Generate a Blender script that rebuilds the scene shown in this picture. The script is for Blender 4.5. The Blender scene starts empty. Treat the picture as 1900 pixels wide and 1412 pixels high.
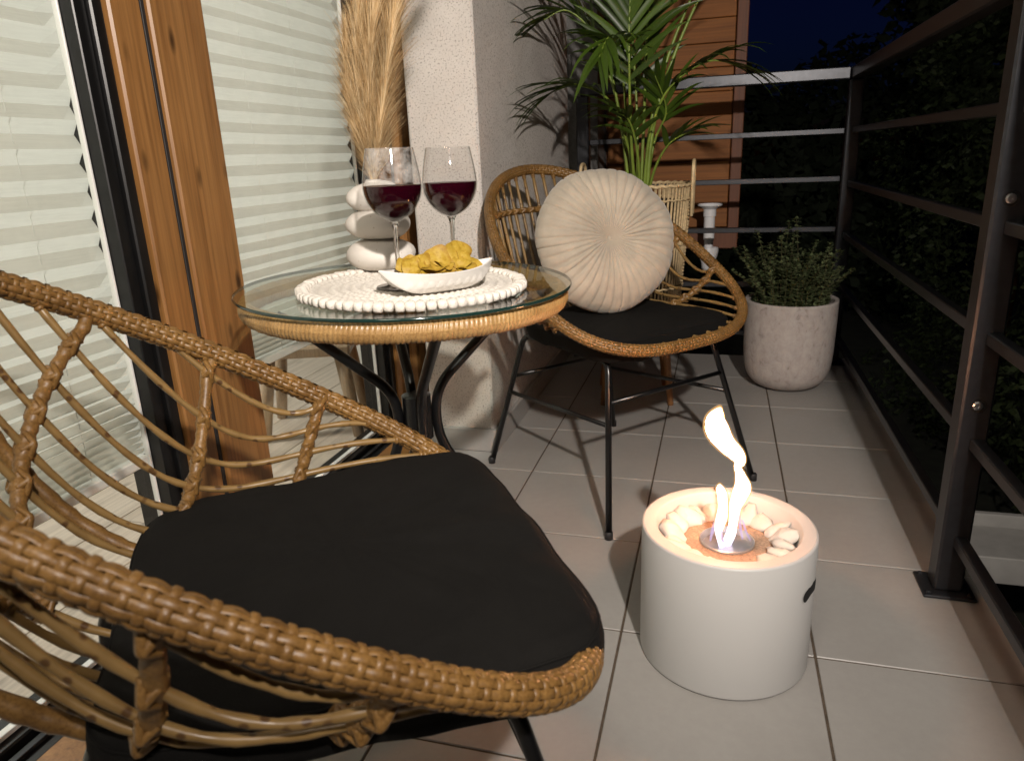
import bpy, math, random
from mathutils import Vector, Matrix
random.seed(7)
rnd = random.random
U = random.uniform
scene = bpy.context.scene
C = scene.collection
PI = math.pi

# ------------------------------------------------------------------ camera
PITCH, YAW, ROLL = 0.301467, -0.284958, -0.042733
CAM = Vector((0, 0, 0.85))
fwd = Vector((math.sin(YAW)*math.cos(PITCH), math.cos(YAW)*math.cos(PITCH), -math.sin(PITCH)))
rgt = Vector((math.cos(YAW), -math.sin(YAW), 0))
upv = rgt.cross(fwd)
r2 = math.cos(ROLL)*rgt + math.sin(ROLL)*upv
u2 = -math.sin(ROLL)*rgt + math.cos(ROLL)*upv
cd = bpy.data.cameras.new('camera')
cam = bpy.data.objects.new('camera', cd); C.objects.link(cam)
M = Matrix((r2, u2, -fwd)).transposed().to_4x4(); M.translation = CAM
cam.matrix_world = M
cd.sensor_width = 36; cd.lens = 25.205; cd.clip_start = 0.02; cd.clip_end = 400
cd.dof.use_dof = True; cd.dof.focus_distance = 1.35; cd.dof.aperture_fstop = 10.0
scene.camera = cam

# ------------------------------------------------------------------ world, lamp, exposure
w = bpy.data.worlds.new('World'); scene.world = w; w.use_nodes = True
wn = w.node_tree.nodes; wl = w.node_tree.links; wn.clear()
wo = wn.new('ShaderNodeOutputWorld'); bg = wn.new('ShaderNodeBackground'); sky = wn.new('ShaderNodeTexSky')
sky.sky_type = 'NISHITA'; sky.sun_disc = False
sky.sun_elevation = math.radians(-3.2); sky.sun_rotation = math.radians(0); sky.altitude = 200
sky.ozone_density = 6.0
bg.inputs['Strength'].default_value = 0.065
wl.new(sky.outputs[0], bg.inputs[0]); wl.new(bg.outputs[0], wo.inputs[0])

LAMP = Vector((0.435, -0.40, 1.575))
ld = bpy.data.lights.new('hand_lamp', 'SPOT'); lamp = bpy.data.objects.new('hand_lamp', ld); C.objects.link(lamp)
ld.energy = 250; ld.color = (1.0, 0.905, 0.815); ld.shadow_soft_size = 0.03
ld.spot_size = math.radians(96); ld.spot_blend = 1.0
lamp.location = LAMP
lamp.rotation_euler = (Vector((-0.26, 0.92, -0.29))).to_track_quat('-Z', 'Y').to_euler()

kd = bpy.data.lights.new('ceiling_lamp', 'AREA'); ceil_l = bpy.data.objects.new('ceiling_lamp', kd); C.objects.link(ceil_l)
kd.shape = 'DISK'; kd.size = 0.45; kd.energy = 14; kd.color = (1.0, 0.87, 0.72); ceil_l.location = (-0.25, -0.35, 2.42)
rd = bpy.data.lights.new('room_lamp', 'AREA'); room = bpy.data.objects.new('room_lamp', rd); C.objects.link(room)
rd.shape = 'DISK'; rd.size = 0.5; rd.energy = 82; rd.color = (1.0, 0.97, 0.90); room.location = (-3.1, 1.0, 2.35)

scene.render.engine = 'CYCLES'
scene.cycles.use_denoising = True
scene.cycles.max_bounces = 8
scene.cycles.transparent_max_bounces = 24
scene.cycles.caustics_reflective = False; scene.cycles.caustics_refractive = False
scene.cycles.sample_clamp_indirect = 6.0
scene.view_settings.view_transform = 'Standard'
scene.view_settings.look = 'None'
scene.view_settings.exposure = 0.0
scene.view_settings.gamma = 1.0

# ------------------------------------------------------------------ material helpers
def new_mat(name):
    m = bpy.data.materials.new(name); m.use_nodes = True
    nt = m.node_tree; b = nt.nodes['Principled BSDF']
    return m, nt, b
def N(nt, typ, **kw):
    n = nt.nodes.new(typ)
    for k, v in kw.items(): setattr(n, k, v)
    return n
def ramp(nt, fac, stops):
    r = N(nt, 'ShaderNodeValToRGB')
    el = r.color_ramp.elements
    while len(el) < len(stops): el.new(0.5)
    for e, (p, c) in zip(el, stops):
        e.position = p; e.color = (c[0], c[1], c[2], 1)
    nt.links.new(fac, r.inputs[0]); return r
def coords(nt, scale=(1, 1, 1), rot=(0, 0, 0), rand=False, kind='Object'):
    tc = N(nt, 'ShaderNodeTexCoord'); mp = N(nt, 'ShaderNodeMapping')
    mp.inputs['Scale'].default_value = scale; mp.inputs['Rotation'].default_value = rot
    nt.links.new(tc.outputs[kind], mp.inputs[0])
    if rand:
        oi = N(nt, 'ShaderNodeObjectInfo'); mm = N(nt, 'ShaderNodeMath', operation='MULTIPLY'); mm.inputs[1].default_value = 37.0
        nt.links.new(oi.outputs['Random'], mm.inputs[0])
        cb = N(nt, 'ShaderNodeCombineXYZ')
        for i in range(3): nt.links.new(mm.outputs[0], cb.inputs[i])
        nt.links.new(cb.outputs[0], mp.inputs['Location'])
    return mp.outputs[0]
def noise(nt, vec, scale, detail=4, rough=0.55, dist=0):
    n = N(nt, 'ShaderNodeTexNoise'); n.inputs['Scale'].default_value = scale; n.inputs['Detail'].default_value = detail
    n.inputs['Roughness'].default_value = rough; n.inputs['Distortion'].default_value = dist
    nt.links.new(vec, n.inputs['Vector']); return n
def bump(nt, b, h, strength=0.3, dist=0.002):
    bp = N(nt, 'ShaderNodeBump'); bp.inputs['Strength'].default_value = strength; bp.inputs['Distance'].default_value = dist
    nt.links.new(h, bp.inputs['Height']); nt.links.new(bp.outputs[0], b.inputs['Normal']); return bp
def mix(nt, a, bcol, fac):
    m = N(nt, 'ShaderNodeMix', data_type='RGBA')
    for sock, v in ((m.inputs[6], a), (m.inputs[7], bcol), (m.inputs[0], fac)):
        if isinstance(v, (int, float)): sock.default_value = v
        elif isinstance(v, tuple): sock.default_value = (*v, 1)
        else: nt.links.new(v, sock)
    return m.outputs[2]
def simple(name, col, rough=0.5, metal=0.0, var=0.12, scale=30, bmp=0.0, coat=0.0, rand=False):
    m, nt, b = new_mat(name)
    v = coords(nt, rand=rand)
    n = noise(nt, v, scale)
    lo = tuple(c*(1-var) for c in col); hi = tuple(min(1, c*(1+var)) for c in col)
    r = ramp(nt, n.outputs['Fac'], [(0.3, lo), (0.7, hi)])
    nt.links.new(r.outputs[0], b.inputs['Base Color'])
    b.inputs['Roughness'].default_value = rough; b.inputs['Metallic'].default_value = metal
    b.inputs['Coat Weight'].default_value = coat
    if bmp: bump(nt, b, n.outputs['Fac'], bmp, 0.002)
    return m

def plaster():
    m, nt, b = new_mat('plaster')
    v = coords(nt)
    n1 = noise(nt, v, 200, 3, 0.7); n2 = noise(nt, v, 9, 3); n3 = noise(nt, v, 420, 2, 0.6)
    base = ramp(nt, n2.outputs['Fac'], [(0.3, (0.67, 0.625, 0.585)), (0.7, (0.755, 0.71, 0.67))])
    sp = ramp(nt, n1.outputs['Fac'], [(0.36, (0, 0, 0)), (0.45, (1, 1, 1))])
    col = mix(nt, (0.34, 0.30, 0.27), base.outputs[0], sp.outputs[0])
    nt.links.new(col, b.inputs['Base Color']); b.inputs['Roughness'].default_value = 0.95
    bump(nt, b, n3.outputs['Fac'], 0.8, 0.004); return m
def tile_mat():
    m, nt, b = new_mat('porcelain_tile')
    v = coords(nt, rand=True)
    n1 = noise(nt, v, 5, 5, 0.6); n2 = noise(nt, v, 60, 4, 0.7)
    r1 = ramp(nt, n1.outputs['Fac'], [(0.25, (0.318, 0.304, 0.288)), (0.75, (0.358, 0.345, 0.330))])
    r2_ = ramp(nt, n2.outputs['Fac'], [(0.35, (0.95, 0.95, 0.95)), (0.65, (1, 1, 1))])
    mm = N(nt, 'ShaderNodeMix', data_type='RGBA', blend_type='MULTIPLY'); mm.inputs[0].default_value = 1
    nt.links.new(r1.outputs[0], mm.inputs[6]); nt.links.new(r2_.outputs[0], mm.inputs[7])
    nt.links.new(mm.outputs[2], b.inputs['Base Color'])
    rr = ramp(nt, n1.outputs['Fac'], [(0.2, (0.33,)*3), (0.8, (0.46,)*3)])
    nt.links.new(rr.outputs[0], b.inputs['Roughness'])
    bump(nt, b, n2.outputs['Fac'], 0.08, 0.001); return m
def wood(name, dark, light, rough=0.42, axis=2, scale=1.0, knots=True, coat=0.12):
    m, nt, b = new_mat(name)
    s = [22*scale]*3; s[axis] = 1.3*scale
    v = coords(nt, tuple(s), rand=True)
    n1 = noise(nt, v, 1.6, 6, 0.62, 0.9)
    s2 = [160*scale]*3; s2[axis] = 3.0*scale
    v2 = coords(nt, tuple(s2), rand=True); n2 = noise(nt, v2, 1.2, 3, 0.6)
    r = ramp(nt, n1.outputs['Fac'], [(0.22, dark), (0.45, tuple(0.5*(a+c) for a, c in zip(dark, light))), (0.75, light)])
    f = ramp(nt, n2.outputs['Fac'], [(0.35, (0.72,)*3), (0.6, (1, 1, 1))])
    mm = N(nt, 'ShaderNodeMix', data_type='RGBA', blend_type='MULTIPLY'); mm.inputs[0].default_value = 0.8
    nt.links.new(r.outputs[0], mm.inputs[6]); nt.links.new(f.outputs[0], mm.inputs[7])
    out = mm.outputs[2]
    if knots:
        s3 = [16*scale]*3; s3[axis] = 6*scale
        vo = N(nt, 'ShaderNodeTexVoronoi'); vo.inputs['Scale'].default_value = 0.9
        nt.links.new(coords(nt, tuple(s3), rand=True), vo.inputs['Vector'])
        k = ramp(nt, vo.outputs['Distance'], [(0.05, (0, 0, 0)), (0.16, (1, 1, 1))])
        out = mix(nt, tuple(c*0.25 for c in dark), out, k.outputs[0])
    nt.links.new(out, b.inputs['Base Color']); b.inputs['Roughness'].default_value = rough
    b.inputs['Coat Weight'].default_value = coat; b.inputs['Coat Roughness'].default_value = 0.25
    bump(nt, b, n2.outputs['Fac'], 0.12, 0.0008); return m
def rattan(name, dark, light, rough=0.42):
    m, nt, b = new_mat(name)
    v = coords(nt); n1 = noise(nt, v, 24, 4, 0.6); n2 = noise(nt, v, 380, 3, 0.6)
    r = ramp(nt, n1.outputs['Fac'], [(0.28, dark), (0.72, light)])
    f = ramp(nt, n2.outputs['Fac'], [(0.36, (0.62, 0.58, 0.52)), (0.56, (1, 1, 1))])
    mm = N(nt, 'ShaderNodeMix', data_type='RGBA', blend_type='MULTIPLY'); mm.inputs[0].default_value = 0.85
    nt.links.new(r.outputs[0], mm.inputs[6]); nt.links.new(f.outputs[0], mm.inputs[7])
    nt.links.new(mm.outputs[2], b.inputs['Base Color']); b.inputs['Roughness'].default_value = rough
    bump(nt, b, n2.outputs['Fac'], 0.25, 0.0006); return m
def cane_mat():
    m, nt, b = new_mat('cane')
    v = coords(nt, (70, 70, 70), rand=True); n1 = noise(nt, coords(nt, rand=True), 30, 3)
    vo = N(nt, 'ShaderNodeTexVoronoi'); vo.inputs['Scale'].default_value = 1.0; nt.links.new(v, vo.inputs['Vector'])
    r = ramp(nt, n1.outputs['Fac'], [(0.3, (0.175, 0.104, 0.036)), (0.7, (0.265, 0.165, 0.060))])
    k = ramp(nt, vo.outputs['Distance'], [(0.20, (0, 0, 0)), (0.31, (1, 1, 1))])
    out = mix(nt, (0.085, 0.042, 0.015), r.outputs[0], k.outputs[0])
    nt.links.new(out, b.inputs['Base Color']); b.inputs['Roughness'].default_value = 0.36; return m
def thin_glass(name, tint=(1, 1, 1), ior=1.5, rough=0.0, smudge=0.0, edge=None):
    m, nt, b = new_mat(name); nt.nodes.remove(b)
    out = nt.nodes['Material Output']
    tr = N(nt, 'ShaderNodeBsdfTransparent'); tr.inputs[0].default_value = (*tint, 1)
    gl = N(nt, 'ShaderNodeBsdfGlossy'); gl.inputs['Roughness'].default_value = rough
    fr = N(nt, 'ShaderNodeFresnel'); fr.inputs['IOR'].default_value = ior
    ge = N(nt, 'ShaderNodeNewGeometry'); inv = N(nt, 'ShaderNodeMath', operation='SUBTRACT'); inv.inputs[0].default_value = 1.0
    nt.links.new(ge.outputs['Backfacing'], inv.inputs[1])
    fm = N(nt, 'ShaderNodeMath', operation='MULTIPLY'); nt.links.new(fr.outputs[0], fm.inputs[0]); nt.links.new(inv.outputs[0], fm.inputs[1])
    mx = N(nt, 'ShaderNodeMixShader')
    nt.links.new(fm.outputs[0], mx.inputs[0]); nt.links.new(tr.outputs[0], mx.inputs[1]); nt.links.new(gl.outputs[0], mx.inputs[2])
    if edge:
        lw = N(nt, 'ShaderNodeLayerWeight'); lw.inputs['Blend'].default_value = 0.12
        er = ramp(nt, lw.outputs['Facing'], [(0.25, tint), (0.95, edge)]); nt.links.new(er.outputs[0], tr.inputs[0])
    last = mx
    if smudge:
        df = N(nt, 'ShaderNodeBsdfDiffuse'); df.inputs[0].default_value = (0.8, 0.78, 0.75, 1)
        n = noise(nt, coords(nt), 45 if edge else 14, 5, 0.7, 0.4); rr = ramp(nt, n.outputs['Fac'], [(0.40, (0, 0, 0)), (0.72, (smudge,)*3)])
        if edge:   # condensation only above the wine
            tc = N(nt, 'ShaderNodeTexCoord'); sz = N(nt, 'ShaderNodeSeparateXYZ'); nt.links.new(tc.outputs['Object'], sz.inputs[0])
            mr = N(nt, 'ShaderNodeMapRange'); mr.inputs[1].default_value = 0.159; mr.inputs[2].default_value = 0.163; nt.links.new(sz.outputs[2], mr.inputs[0])
            m3 = N(nt, 'ShaderNodeMix', data_type='RGBA', blend_type='MULTIPLY'); m3.inputs[0].default_value = 1; nt.links.new(rr.outputs[0], m3.inputs[6]); nt.links.new(mr.outputs[0], m3.inputs[7])
            class _R: outputs = [m3.outputs[2]]
            rr = _R
        m2 = N(nt, 'ShaderNodeMixShader'); nt.links.new(rr.outputs[0], m2.inputs[0]); nt.links.new(mx.outputs[0], m2.inputs[1]); nt.links.new(df.outputs[0], m2.inputs[2]); last = m2
    nt.links.new(last.outputs[0], out.inputs[0]); return m
def blind_mat():
    m, nt, b = new_mat('blind_fabric')
    n = noise(nt, coords(nt, (6, 6, 120)), 3, 4, 0.6)
    r = ramp(nt, n.outputs['Fac'], [(0.3, (0.72, 0.72, 0.68)), (0.7, (0.79, 0.79, 0.75))])
    nt.links.new(r.outputs[0], b.inputs['Base Color']); b.inputs['Roughness'].default_value = 0.8
    tl = N(nt, 'ShaderNodeBsdfTranslucent'); nt.links.new(r.outputs[0], tl.inputs[0])
    mx = N(nt, 'ShaderNodeMixShader'); mx.inputs[0].default_value = 0.65
    nt.links.new(b.outputs[0], mx.inputs[1]); nt.links.new(tl.outputs[0], mx.inputs[2]); nt.links.new(mx.outputs[0], nt.nodes['Material Output'].inputs[0]); return m
def leaf_mat(name, dark, light, rough=0.45, trans=0.25):
    m, nt, b = new_mat(name)
    oi = N(nt, 'ShaderNodeObjectInfo'); n = noise(nt, coords(nt), 12, 3)
    ad = N(nt, 'ShaderNodeMath', operation='ADD'); nt.links.new(oi.outputs['Random'], ad.inputs[0]); nt.links.new(n.outputs['Fac'], ad.inputs[1])
    ml = N(nt, 'ShaderNodeMath', operation='MULTIPLY'); ml.inputs[1].default_value = 0.5; nt.links.new(ad.outputs[0], ml.inputs[0])
    r = ramp(nt, ml.outputs[0], [(0.25, dark), (0.8, light)])
    nt.links.new(r.outputs[0], b.inputs['Base Color']); b.inputs['Roughness'].default_value = rough
    tl = N(nt, 'ShaderNodeBsdfTranslucent'); nt.links.new(r.outputs[0], tl.inputs[0])
    mx = N(nt, 'ShaderNodeMixShader'); mx.inputs[0].default_value = trans
    nt.links.new(b.outputs[0], mx.inputs[1]); nt.links.new(tl.outputs[0], mx.inputs[2]); nt.links.new(mx.outputs[0], nt.nodes['Material Output'].inputs[0]); return m

MT = {}
MT['plaster'] = plaster()
MT['tile'] = tile_mat()
MT['grout'] = simple('grout', (0.085, 0.062, 0.043), 0.9, var=0.3, scale=80, bmp=0.3)
MT['frame_wood'] = wood('door_wood', (0.205, 0.084, 0.022), (0.430, 0.212, 0.068))
MT['siding'] = wood('siding_wood', (0.185, 0.062, 0.012), (0.330, 0.125, 0.028), 0.7, axis=0, scale=0.7, coat=0.0)
MT['siding_trim'] = wood('siding_trim_wood', (0.12, 0.040, 0.018), (0.19, 0.068, 0.030), 0.6, axis=2, scale=0.8, coat=0.0)
MT['light_wood'] = wood('light_wood', (0.36, 0.25, 0.15), (0.52, 0.38, 0.25), 0.45, axis=2, coat=0.1)
MT['leg_wood'] = wood('leg_wood', (0.30, 0.13, 0.045), (0.44, 0.21, 0.08), 0.45, axis=2, coat=0.1, knots=False)
MT['plank'] = wood('oak_plank', (0.56, 0.47, 0.38), (0.70, 0.61, 0.52), 0.4, axis=1, scale=0.6, coat=0.1)
MT['black_frame'] = simple('black_frame', (0.007, 0.007, 0.0075), 0.36, var=0.2)
MT['seal'] = simple('rubber_seal', (0.02, 0.019, 0.02), 0.6)
MT['white_bead'] = simple('white_bead', (0.86, 0.86, 0.84), 0.35, var=0.03)
MT['white_wall'] = simple('interior_white', (0.74, 0.75, 0.72), 0.7, var=0.03)
MT['rattan'] = rattan('rattan', (0.140, 0.070, 0.019), (0.270, 0.148, 0.045))
MT['rattan_core'] = simple('rattan_core', (0.075, 0.038, 0.014), 0.7)
MT['cane'] = cane_mat()
MT['table_rattan'] = rattan('table_rattan', (0.31, 0.175, 0.062), (0.50, 0.31, 0.125), 0.33)
MT['steel'] = simple('black_steel', (0.005, 0.005, 0.0055), 0.28, var=0.15)
MT['rail'] = simple('anthracite_steel', (0.042, 0.044, 0.050), 0.36, metal=0.6, var=0.12, scale=60, bmp=0.05)
MT['bolt'] = simple('zinc_bolt', (0.55, 0.55, 0.56), 0.3, metal=0.9)
MT['hole_shade'] = simple('painted_hole_shade', (0.006, 0.006, 0.006), 0.8)  # flat black, paints the shade inside slot, socket and bolt recesses
def fabric(name, col, sc=900, rough=0.9, sheen=0.2):
    m, nt, b = new_mat(name)
    n = noise(nt, coords(nt), sc, 2, 0.6); n2 = noise(nt, coords(nt), 14, 4, 0.6)
    r = ramp(nt, n2.outputs['Fac'], [(0.3, tuple(c*0.85 for c in col)), (0.7, tuple(c*1.15 for c in col))])
    nt.links.new(r.outputs[0], b.inputs['Base Color']); b.inputs['Roughness'].default_value = rough
    b.inputs['Sheen Weight'].default_value = sheen; b.inputs['Sheen Roughness'].default_value = 0.5
    b.inputs['Specular IOR Level'].default_value = 0.15
    bp = bump(nt, b, n.outputs['Fac'], 0.5, 0.0012)
    n3 = noise(nt, coords(nt), 10, 3, 0.5, 1.2); b2 = N(nt, 'ShaderNodeBump'); b2.inputs['Strength'].default_value = 0.35; b2.inputs['Distance'].default_value = 0.012
    nt.links.new(n3.outputs['Fac'], b2.inputs['Height']); nt.links.new(b2.outputs[0], bp.inputs['Normal']); return m
MT['black_fabric'] = fabric('black_fabric', (0.0062, 0.0058, 0.0054), sheen=0.0)
MT['velvet'] = fabric('beige_velvet', (0.415, 0.365, 0.295), 300, 0.85, 0.25)
MT['window_glass'] = thin_glass('window_glass', (0.97, 0.985, 0.97), 1.45, smudge=0.03)
MT['table_glass'] = thin_glass('table_glass', (0.90, 0.93, 0.90), 2.1)
MT['glass_edge'] = simple('glass_edge', (0.010, 0.030, 0.026), 0.12, var=0.1, coat=0.5)
MT['fogged_glass'] = thin_glass('fogged_crystal', (0.97, 0.97, 0.97), 1.55, rough=0.03, smudge=0.22, edge=(0.25, 0.24, 0.23))
MT['wine_glass'] = thin_glass('crystal', (0.97, 0.97, 0.97), 1.55, rough=0.03, edge=(0.25, 0.24, 0.23))
def wine():
    m, nt, b = new_mat('red_wine')
    b.inputs['Base Color'].default_value = (0.022, 0.0012, 0.0045, 1); b.inputs['Roughness'].default_value = 0.04
    n = noise(nt, coords(nt), 5, 1); r = ramp(nt, n.outputs['Fac'], [(0.3, (0.018, 0.0008, 0.004)), (0.7, (0.030, 0.0015, 0.007))]); nt.links.new(r.outputs[0], b.inputs['Base Color'])
    tr = N(nt, 'ShaderNodeBsdfTransparent'); tr.inputs[0].default_value = (0.35, 0.01, 0.03, 1)
    mx = N(nt, 'ShaderNodeMixShader'); mx.inputs[0].default_value = 0.10
    nt.links.new(b.outputs[0], mx.inputs[1]); nt.links.new(tr.outputs[0], mx.inputs[2]); nt.links.new(mx.outputs[0], nt.nodes['Material Output'].inputs[0]); return m
MT['wine'] = wine()
def stem_glass():
    m, nt, b = new_mat('stem_glass')
    b.inputs['Base Color'].default_value = (1, 1, 1, 1); b.inputs['Roughness'].default_value = 0.0
    b.inputs['Transmission Weight'].default_value = 1.0; b.inputs['IOR'].default_value = 1.5
    return m
MT['stem_glass'] = stem_glass()
MT['blind'] = blind_mat()
MT['cord'] = simple('white_cord', (0.75, 0.75, 0.72), 0.7)
def speck(name, base, dot, sc=170, th=0.30, rough=0.55, bmp=0.08):
    m, nt, b = new_mat(name)
    vo = N(nt, 'ShaderNodeTexVoronoi'); vo.inputs['Scale'].default_value = sc; nt.links.new(coords(nt), vo.inputs['Vector'])
    n = noise(nt, coords(nt), 60, 3)
    wn_ = N(nt, 'ShaderNodeMath', operation='GREATER_THAN'); wn_.inputs[1].default_value = 0.90
    sx = N(nt, 'ShaderNodeSeparateColor'); nt.links.new(vo.outputs['Color'], sx.inputs[0]); nt.links.new(sx.outputs[0], wn_.inputs[0])
    k = N(nt, 'ShaderNodeMath', operation='LESS_THAN'); k.inputs[1].default_value = th; nt.links.new(vo.outputs['Distance'], k.inputs[0])
    a = N(nt, 'ShaderNodeMath', operation='MULTIPLY'); nt.links.new(wn_.outputs[0], a.inputs[0]); nt.links.new(k.outputs[0], a.inputs[1])
    c = mix(nt, base, dot, a.outputs[0]); nt.links.new(c, b.inputs['Base Color']); b.inputs['Roughness'].default_value = rough
    bump(nt, b, n.outputs['Fac'], bmp, 0.001); return m
MT['stone'] = speck('speckled_ceramic', (0.72, 0.68, 0.63), (0.50, 0.43, 0.36), 190, 0.22)
MT['rope'] = simple('white_rope', (0.74, 0.70, 0.64), 0.9, var=0.10, scale=240, bmp=0.7)
MT['porcelain'] = simple('porcelain', (0.80, 0.78, 0.75), 0.18, var=0.02, coat=0.4)
def chip_mat():
    m, nt, b = new_mat('potato_chip')
    n = noise(nt, coords(nt, rand=True), 150, 5, 0.7)
    r = ramp(nt, n.outputs['Fac'], [(0.25, (0.19, 0.09, 0.010)), (0.42, (0.37, 0.235, 0.024)), (0.72, (0.47, 0.335, 0.060))])
    ln = N(nt, 'ShaderNodeVectorMath', operation='LENGTH'); nt.links.new(coords(nt), ln.inputs[0])
    mr = N(nt, 'ShaderNodeMapRange'); mr.inputs[1].default_value = 0.017; mr.inputs[2].default_value = 0.034; nt.links.new(ln.outputs['Value'], mr.inputs[0])
    cc = mix(nt, r.outputs[0], (0.26, 0.12, 0.014), mr.outputs[0])
    nt.links.new(cc, b.inputs['Base Color']); b.inputs['Roughness'].default_value = 0.55; b.inputs['Specular IOR Level'].default_value = 0.3
    bump(nt, b, n.outputs['Fac'], 0.25, 0.0008); return m
MT['chip'] = chip_mat()
MT['pampas'] = simple('pampas', (0.58, 0.40, 0.20), 0.8, var=0.25, scale=20)
MT['pampas_dark'] = simple('pampas_dark', (0.36, 0.22, 0.09), 0.8, var=0.25, scale=20)
MT['pampas_light'] = simple('pampas_light', (0.74, 0.58, 0.35), 0.8, var=0.2, scale=20)
MT['pampas_stem'] = simple('pampas_stem', (0.50, 0.34, 0.16), 0.7)
MT['bamboo'] = simple('bamboo', (0.62, 0.47, 0.27), 0.5, var=0.25, scale=50, rand=True)
MT['pit_white'] = simple('white_powder_coat', (0.50, 0.495, 0.485), 0.45, var=0.015, scale=8)
MT['pit_wool'] = simple('ceramic_wool', (0.42, 0.27, 0.18), 0.95, var=0.3, scale=260, bmp=0.6)
MT['pebble'] = simple('white_pebble', (0.60, 0.56, 0.51), 0.8, var=0.06, scale=60, bmp=0.15, rand=True)
MT['burner'] = simple('burner_steel', (0.62, 0.60, 0.60), 0.3, metal=0.7, var=0.1)
MT['emblem'] = simple('emblem_print', (0.30, 0.12, 0.03), 0.5)
def concrete():
    m, nt, b = new_mat('planter_concrete')
    v = coords(nt, (1, 1, 0.7)); n = noise(nt, v, 42, 6, 0.72, 0.6); n2 = noise(nt, coords(nt), 6, 3)
    r = ramp(nt, n.outputs['Fac'], [(0.28, (0.20, 0.165, 0.145)), (0.43, (0.37, 0.33, 0.31)), (0.75, (0.47, 0.43, 0.405))])
    nt.links.new(r.outputs[0], b.inputs['Base Color']); b.inputs['Roughness'].default_value = 0.9
    bump(nt, b, n.outputs['Fac'], 0.6, 0.003); return m
MT['concrete'] = concrete()
MT['soil'] = simple('soil', (0.03, 0.02, 0.014), 1.0, var=0.5, scale=150, bmp=0.8)
MT['palm_leaf'] = leaf_mat('palm_leaf', (0.026, 0.052, 0.006), (0.075, 0.135, 0.014), 0.38)
MT['palm_stem'] = simple('palm_stem', (0.17, 0.24, 0.035), 0.4, var=0.25, scale=25)
MT['herb_leaf'] = leaf_mat('herb_leaf', (0.055, 0.080, 0.030), (0.200, 0.240, 0.115), 0.5)
MT['herb_stem'] = simple('herb_stem', (0.08, 0.07, 0.03), 0.7)
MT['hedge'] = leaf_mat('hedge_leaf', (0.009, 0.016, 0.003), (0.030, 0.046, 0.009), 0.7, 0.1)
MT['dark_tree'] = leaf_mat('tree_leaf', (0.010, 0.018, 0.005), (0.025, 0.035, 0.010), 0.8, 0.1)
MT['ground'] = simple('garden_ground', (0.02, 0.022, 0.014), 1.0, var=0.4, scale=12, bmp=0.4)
MT['ledge'] = simple('ledge_concrete', (0.42, 0.41, 0.39), 0.8, var=0.1, scale=14, bmp=0.2)
MT['pvc'] = simple('white_pvc', (0.78, 0.78, 0.80), 0.3, var=0.03)
MT['gray_render'] = simple('gray_render', (0.20, 0.195, 0.19), 0.9, var=0.15, scale=90, bmp=0.4)
def flame_mat():
    m, nt, b = new_mat('flame'); nt.nodes.remove(b)
    tc = N(nt, 'ShaderNodeTexCoord'); sp0 = N(nt, 'ShaderNodeSeparateXYZ'); nt.links.new(tc.outputs['Object'], sp0.inputs[0])
    mr = N(nt, 'ShaderNodeMapRange'); mr.inputs[1].default_value = 0.20; mr.inputs[2].default_value = 0.452; nt.links.new(sp0.outputs[2], mr.inputs[0])
    class _S: outputs = {2: mr.outputs[0]}
    sp = _S
    col = ramp(nt, sp.outputs[2], [(0.0, (0.80, 0.70, 1.0)), (0.10, (1.0, 0.90, 0.92)), (0.30, (1.0, 0.85, 0.75)), (0.5, (1.0, 0.48, 0.26)), (0.8, (1.0, 0.42, 0.20)), (1.0, (1.0, 0.40, 0.12))])
    st = ramp(nt, sp.outputs[2], [(0.0, (0.0075,)*3), (0.15, (0.0105,)*3), (0.40, (0.016,)*3), (0.62, (0.6,)*3), (0.93, (1,)*3), (1.0, (0.05,)*3)])
    ml = N(nt, 'ShaderNodeMath', operation='MULTIPLY'); ml.inputs[1].default_value = FLAME; nt.links.new(st.outputs[0], ml.inputs[0])
    em = N(nt, 'ShaderNodeEmission'); nt.links.new(col.outputs[0], em.inputs[0]); nt.links.new(ml.outputs[0], em.inputs[1])
    nt.links.new(em.outputs[0], nt.nodes['Material Output'].inputs[0]); return m
FLAME = 200.0
MT['flame'] = flame_mat()
def wisp_mat():
    m, nt, b = new_mat('flame_wisp'); nt.nodes.remove(b)
    em = N(nt, 'ShaderNodeEmission'); em.inputs[0].default_value = (0.80, 0.62, 1.0, 1); em.inputs[1].default_value = 0.9
    tr = N(nt, 'ShaderNodeBsdfTransparent'); mx = N(nt, 'ShaderNodeMixShader'); mx.inputs[0].default_value = 0.45
    nt.links.new(tr.outputs[0], mx.inputs[1]); nt.links.new(em.outputs[0], mx.inputs[2]); nt.links.new(mx.outputs[0], nt.nodes['Material Output'].inputs[0]); return m
MT['wisp'] = wisp_mat()
def glow_mat():
    m, nt, b = new_mat('flame_glow'); nt.nodes.remove(b)
    em = N(nt, 'ShaderNodeEmission'); em.inputs[0].default_value = (1.0, 0.55, 0.20, 1); em.inputs[1].default_value = 1.6
    tr = N(nt, 'ShaderNodeBsdfTransparent'); mx = N(nt, 'ShaderNodeMixShader'); mx.inputs[0].default_value = 0.22
    nt.links.new(tr.outputs[0], mx.inputs[1]); nt.links.new(em.outputs[0], mx.inputs[2]); nt.links.new(mx.outputs[0], nt.nodes['Material Output'].inputs[0]); return m
MT['glow'] = glow_mat()

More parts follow.
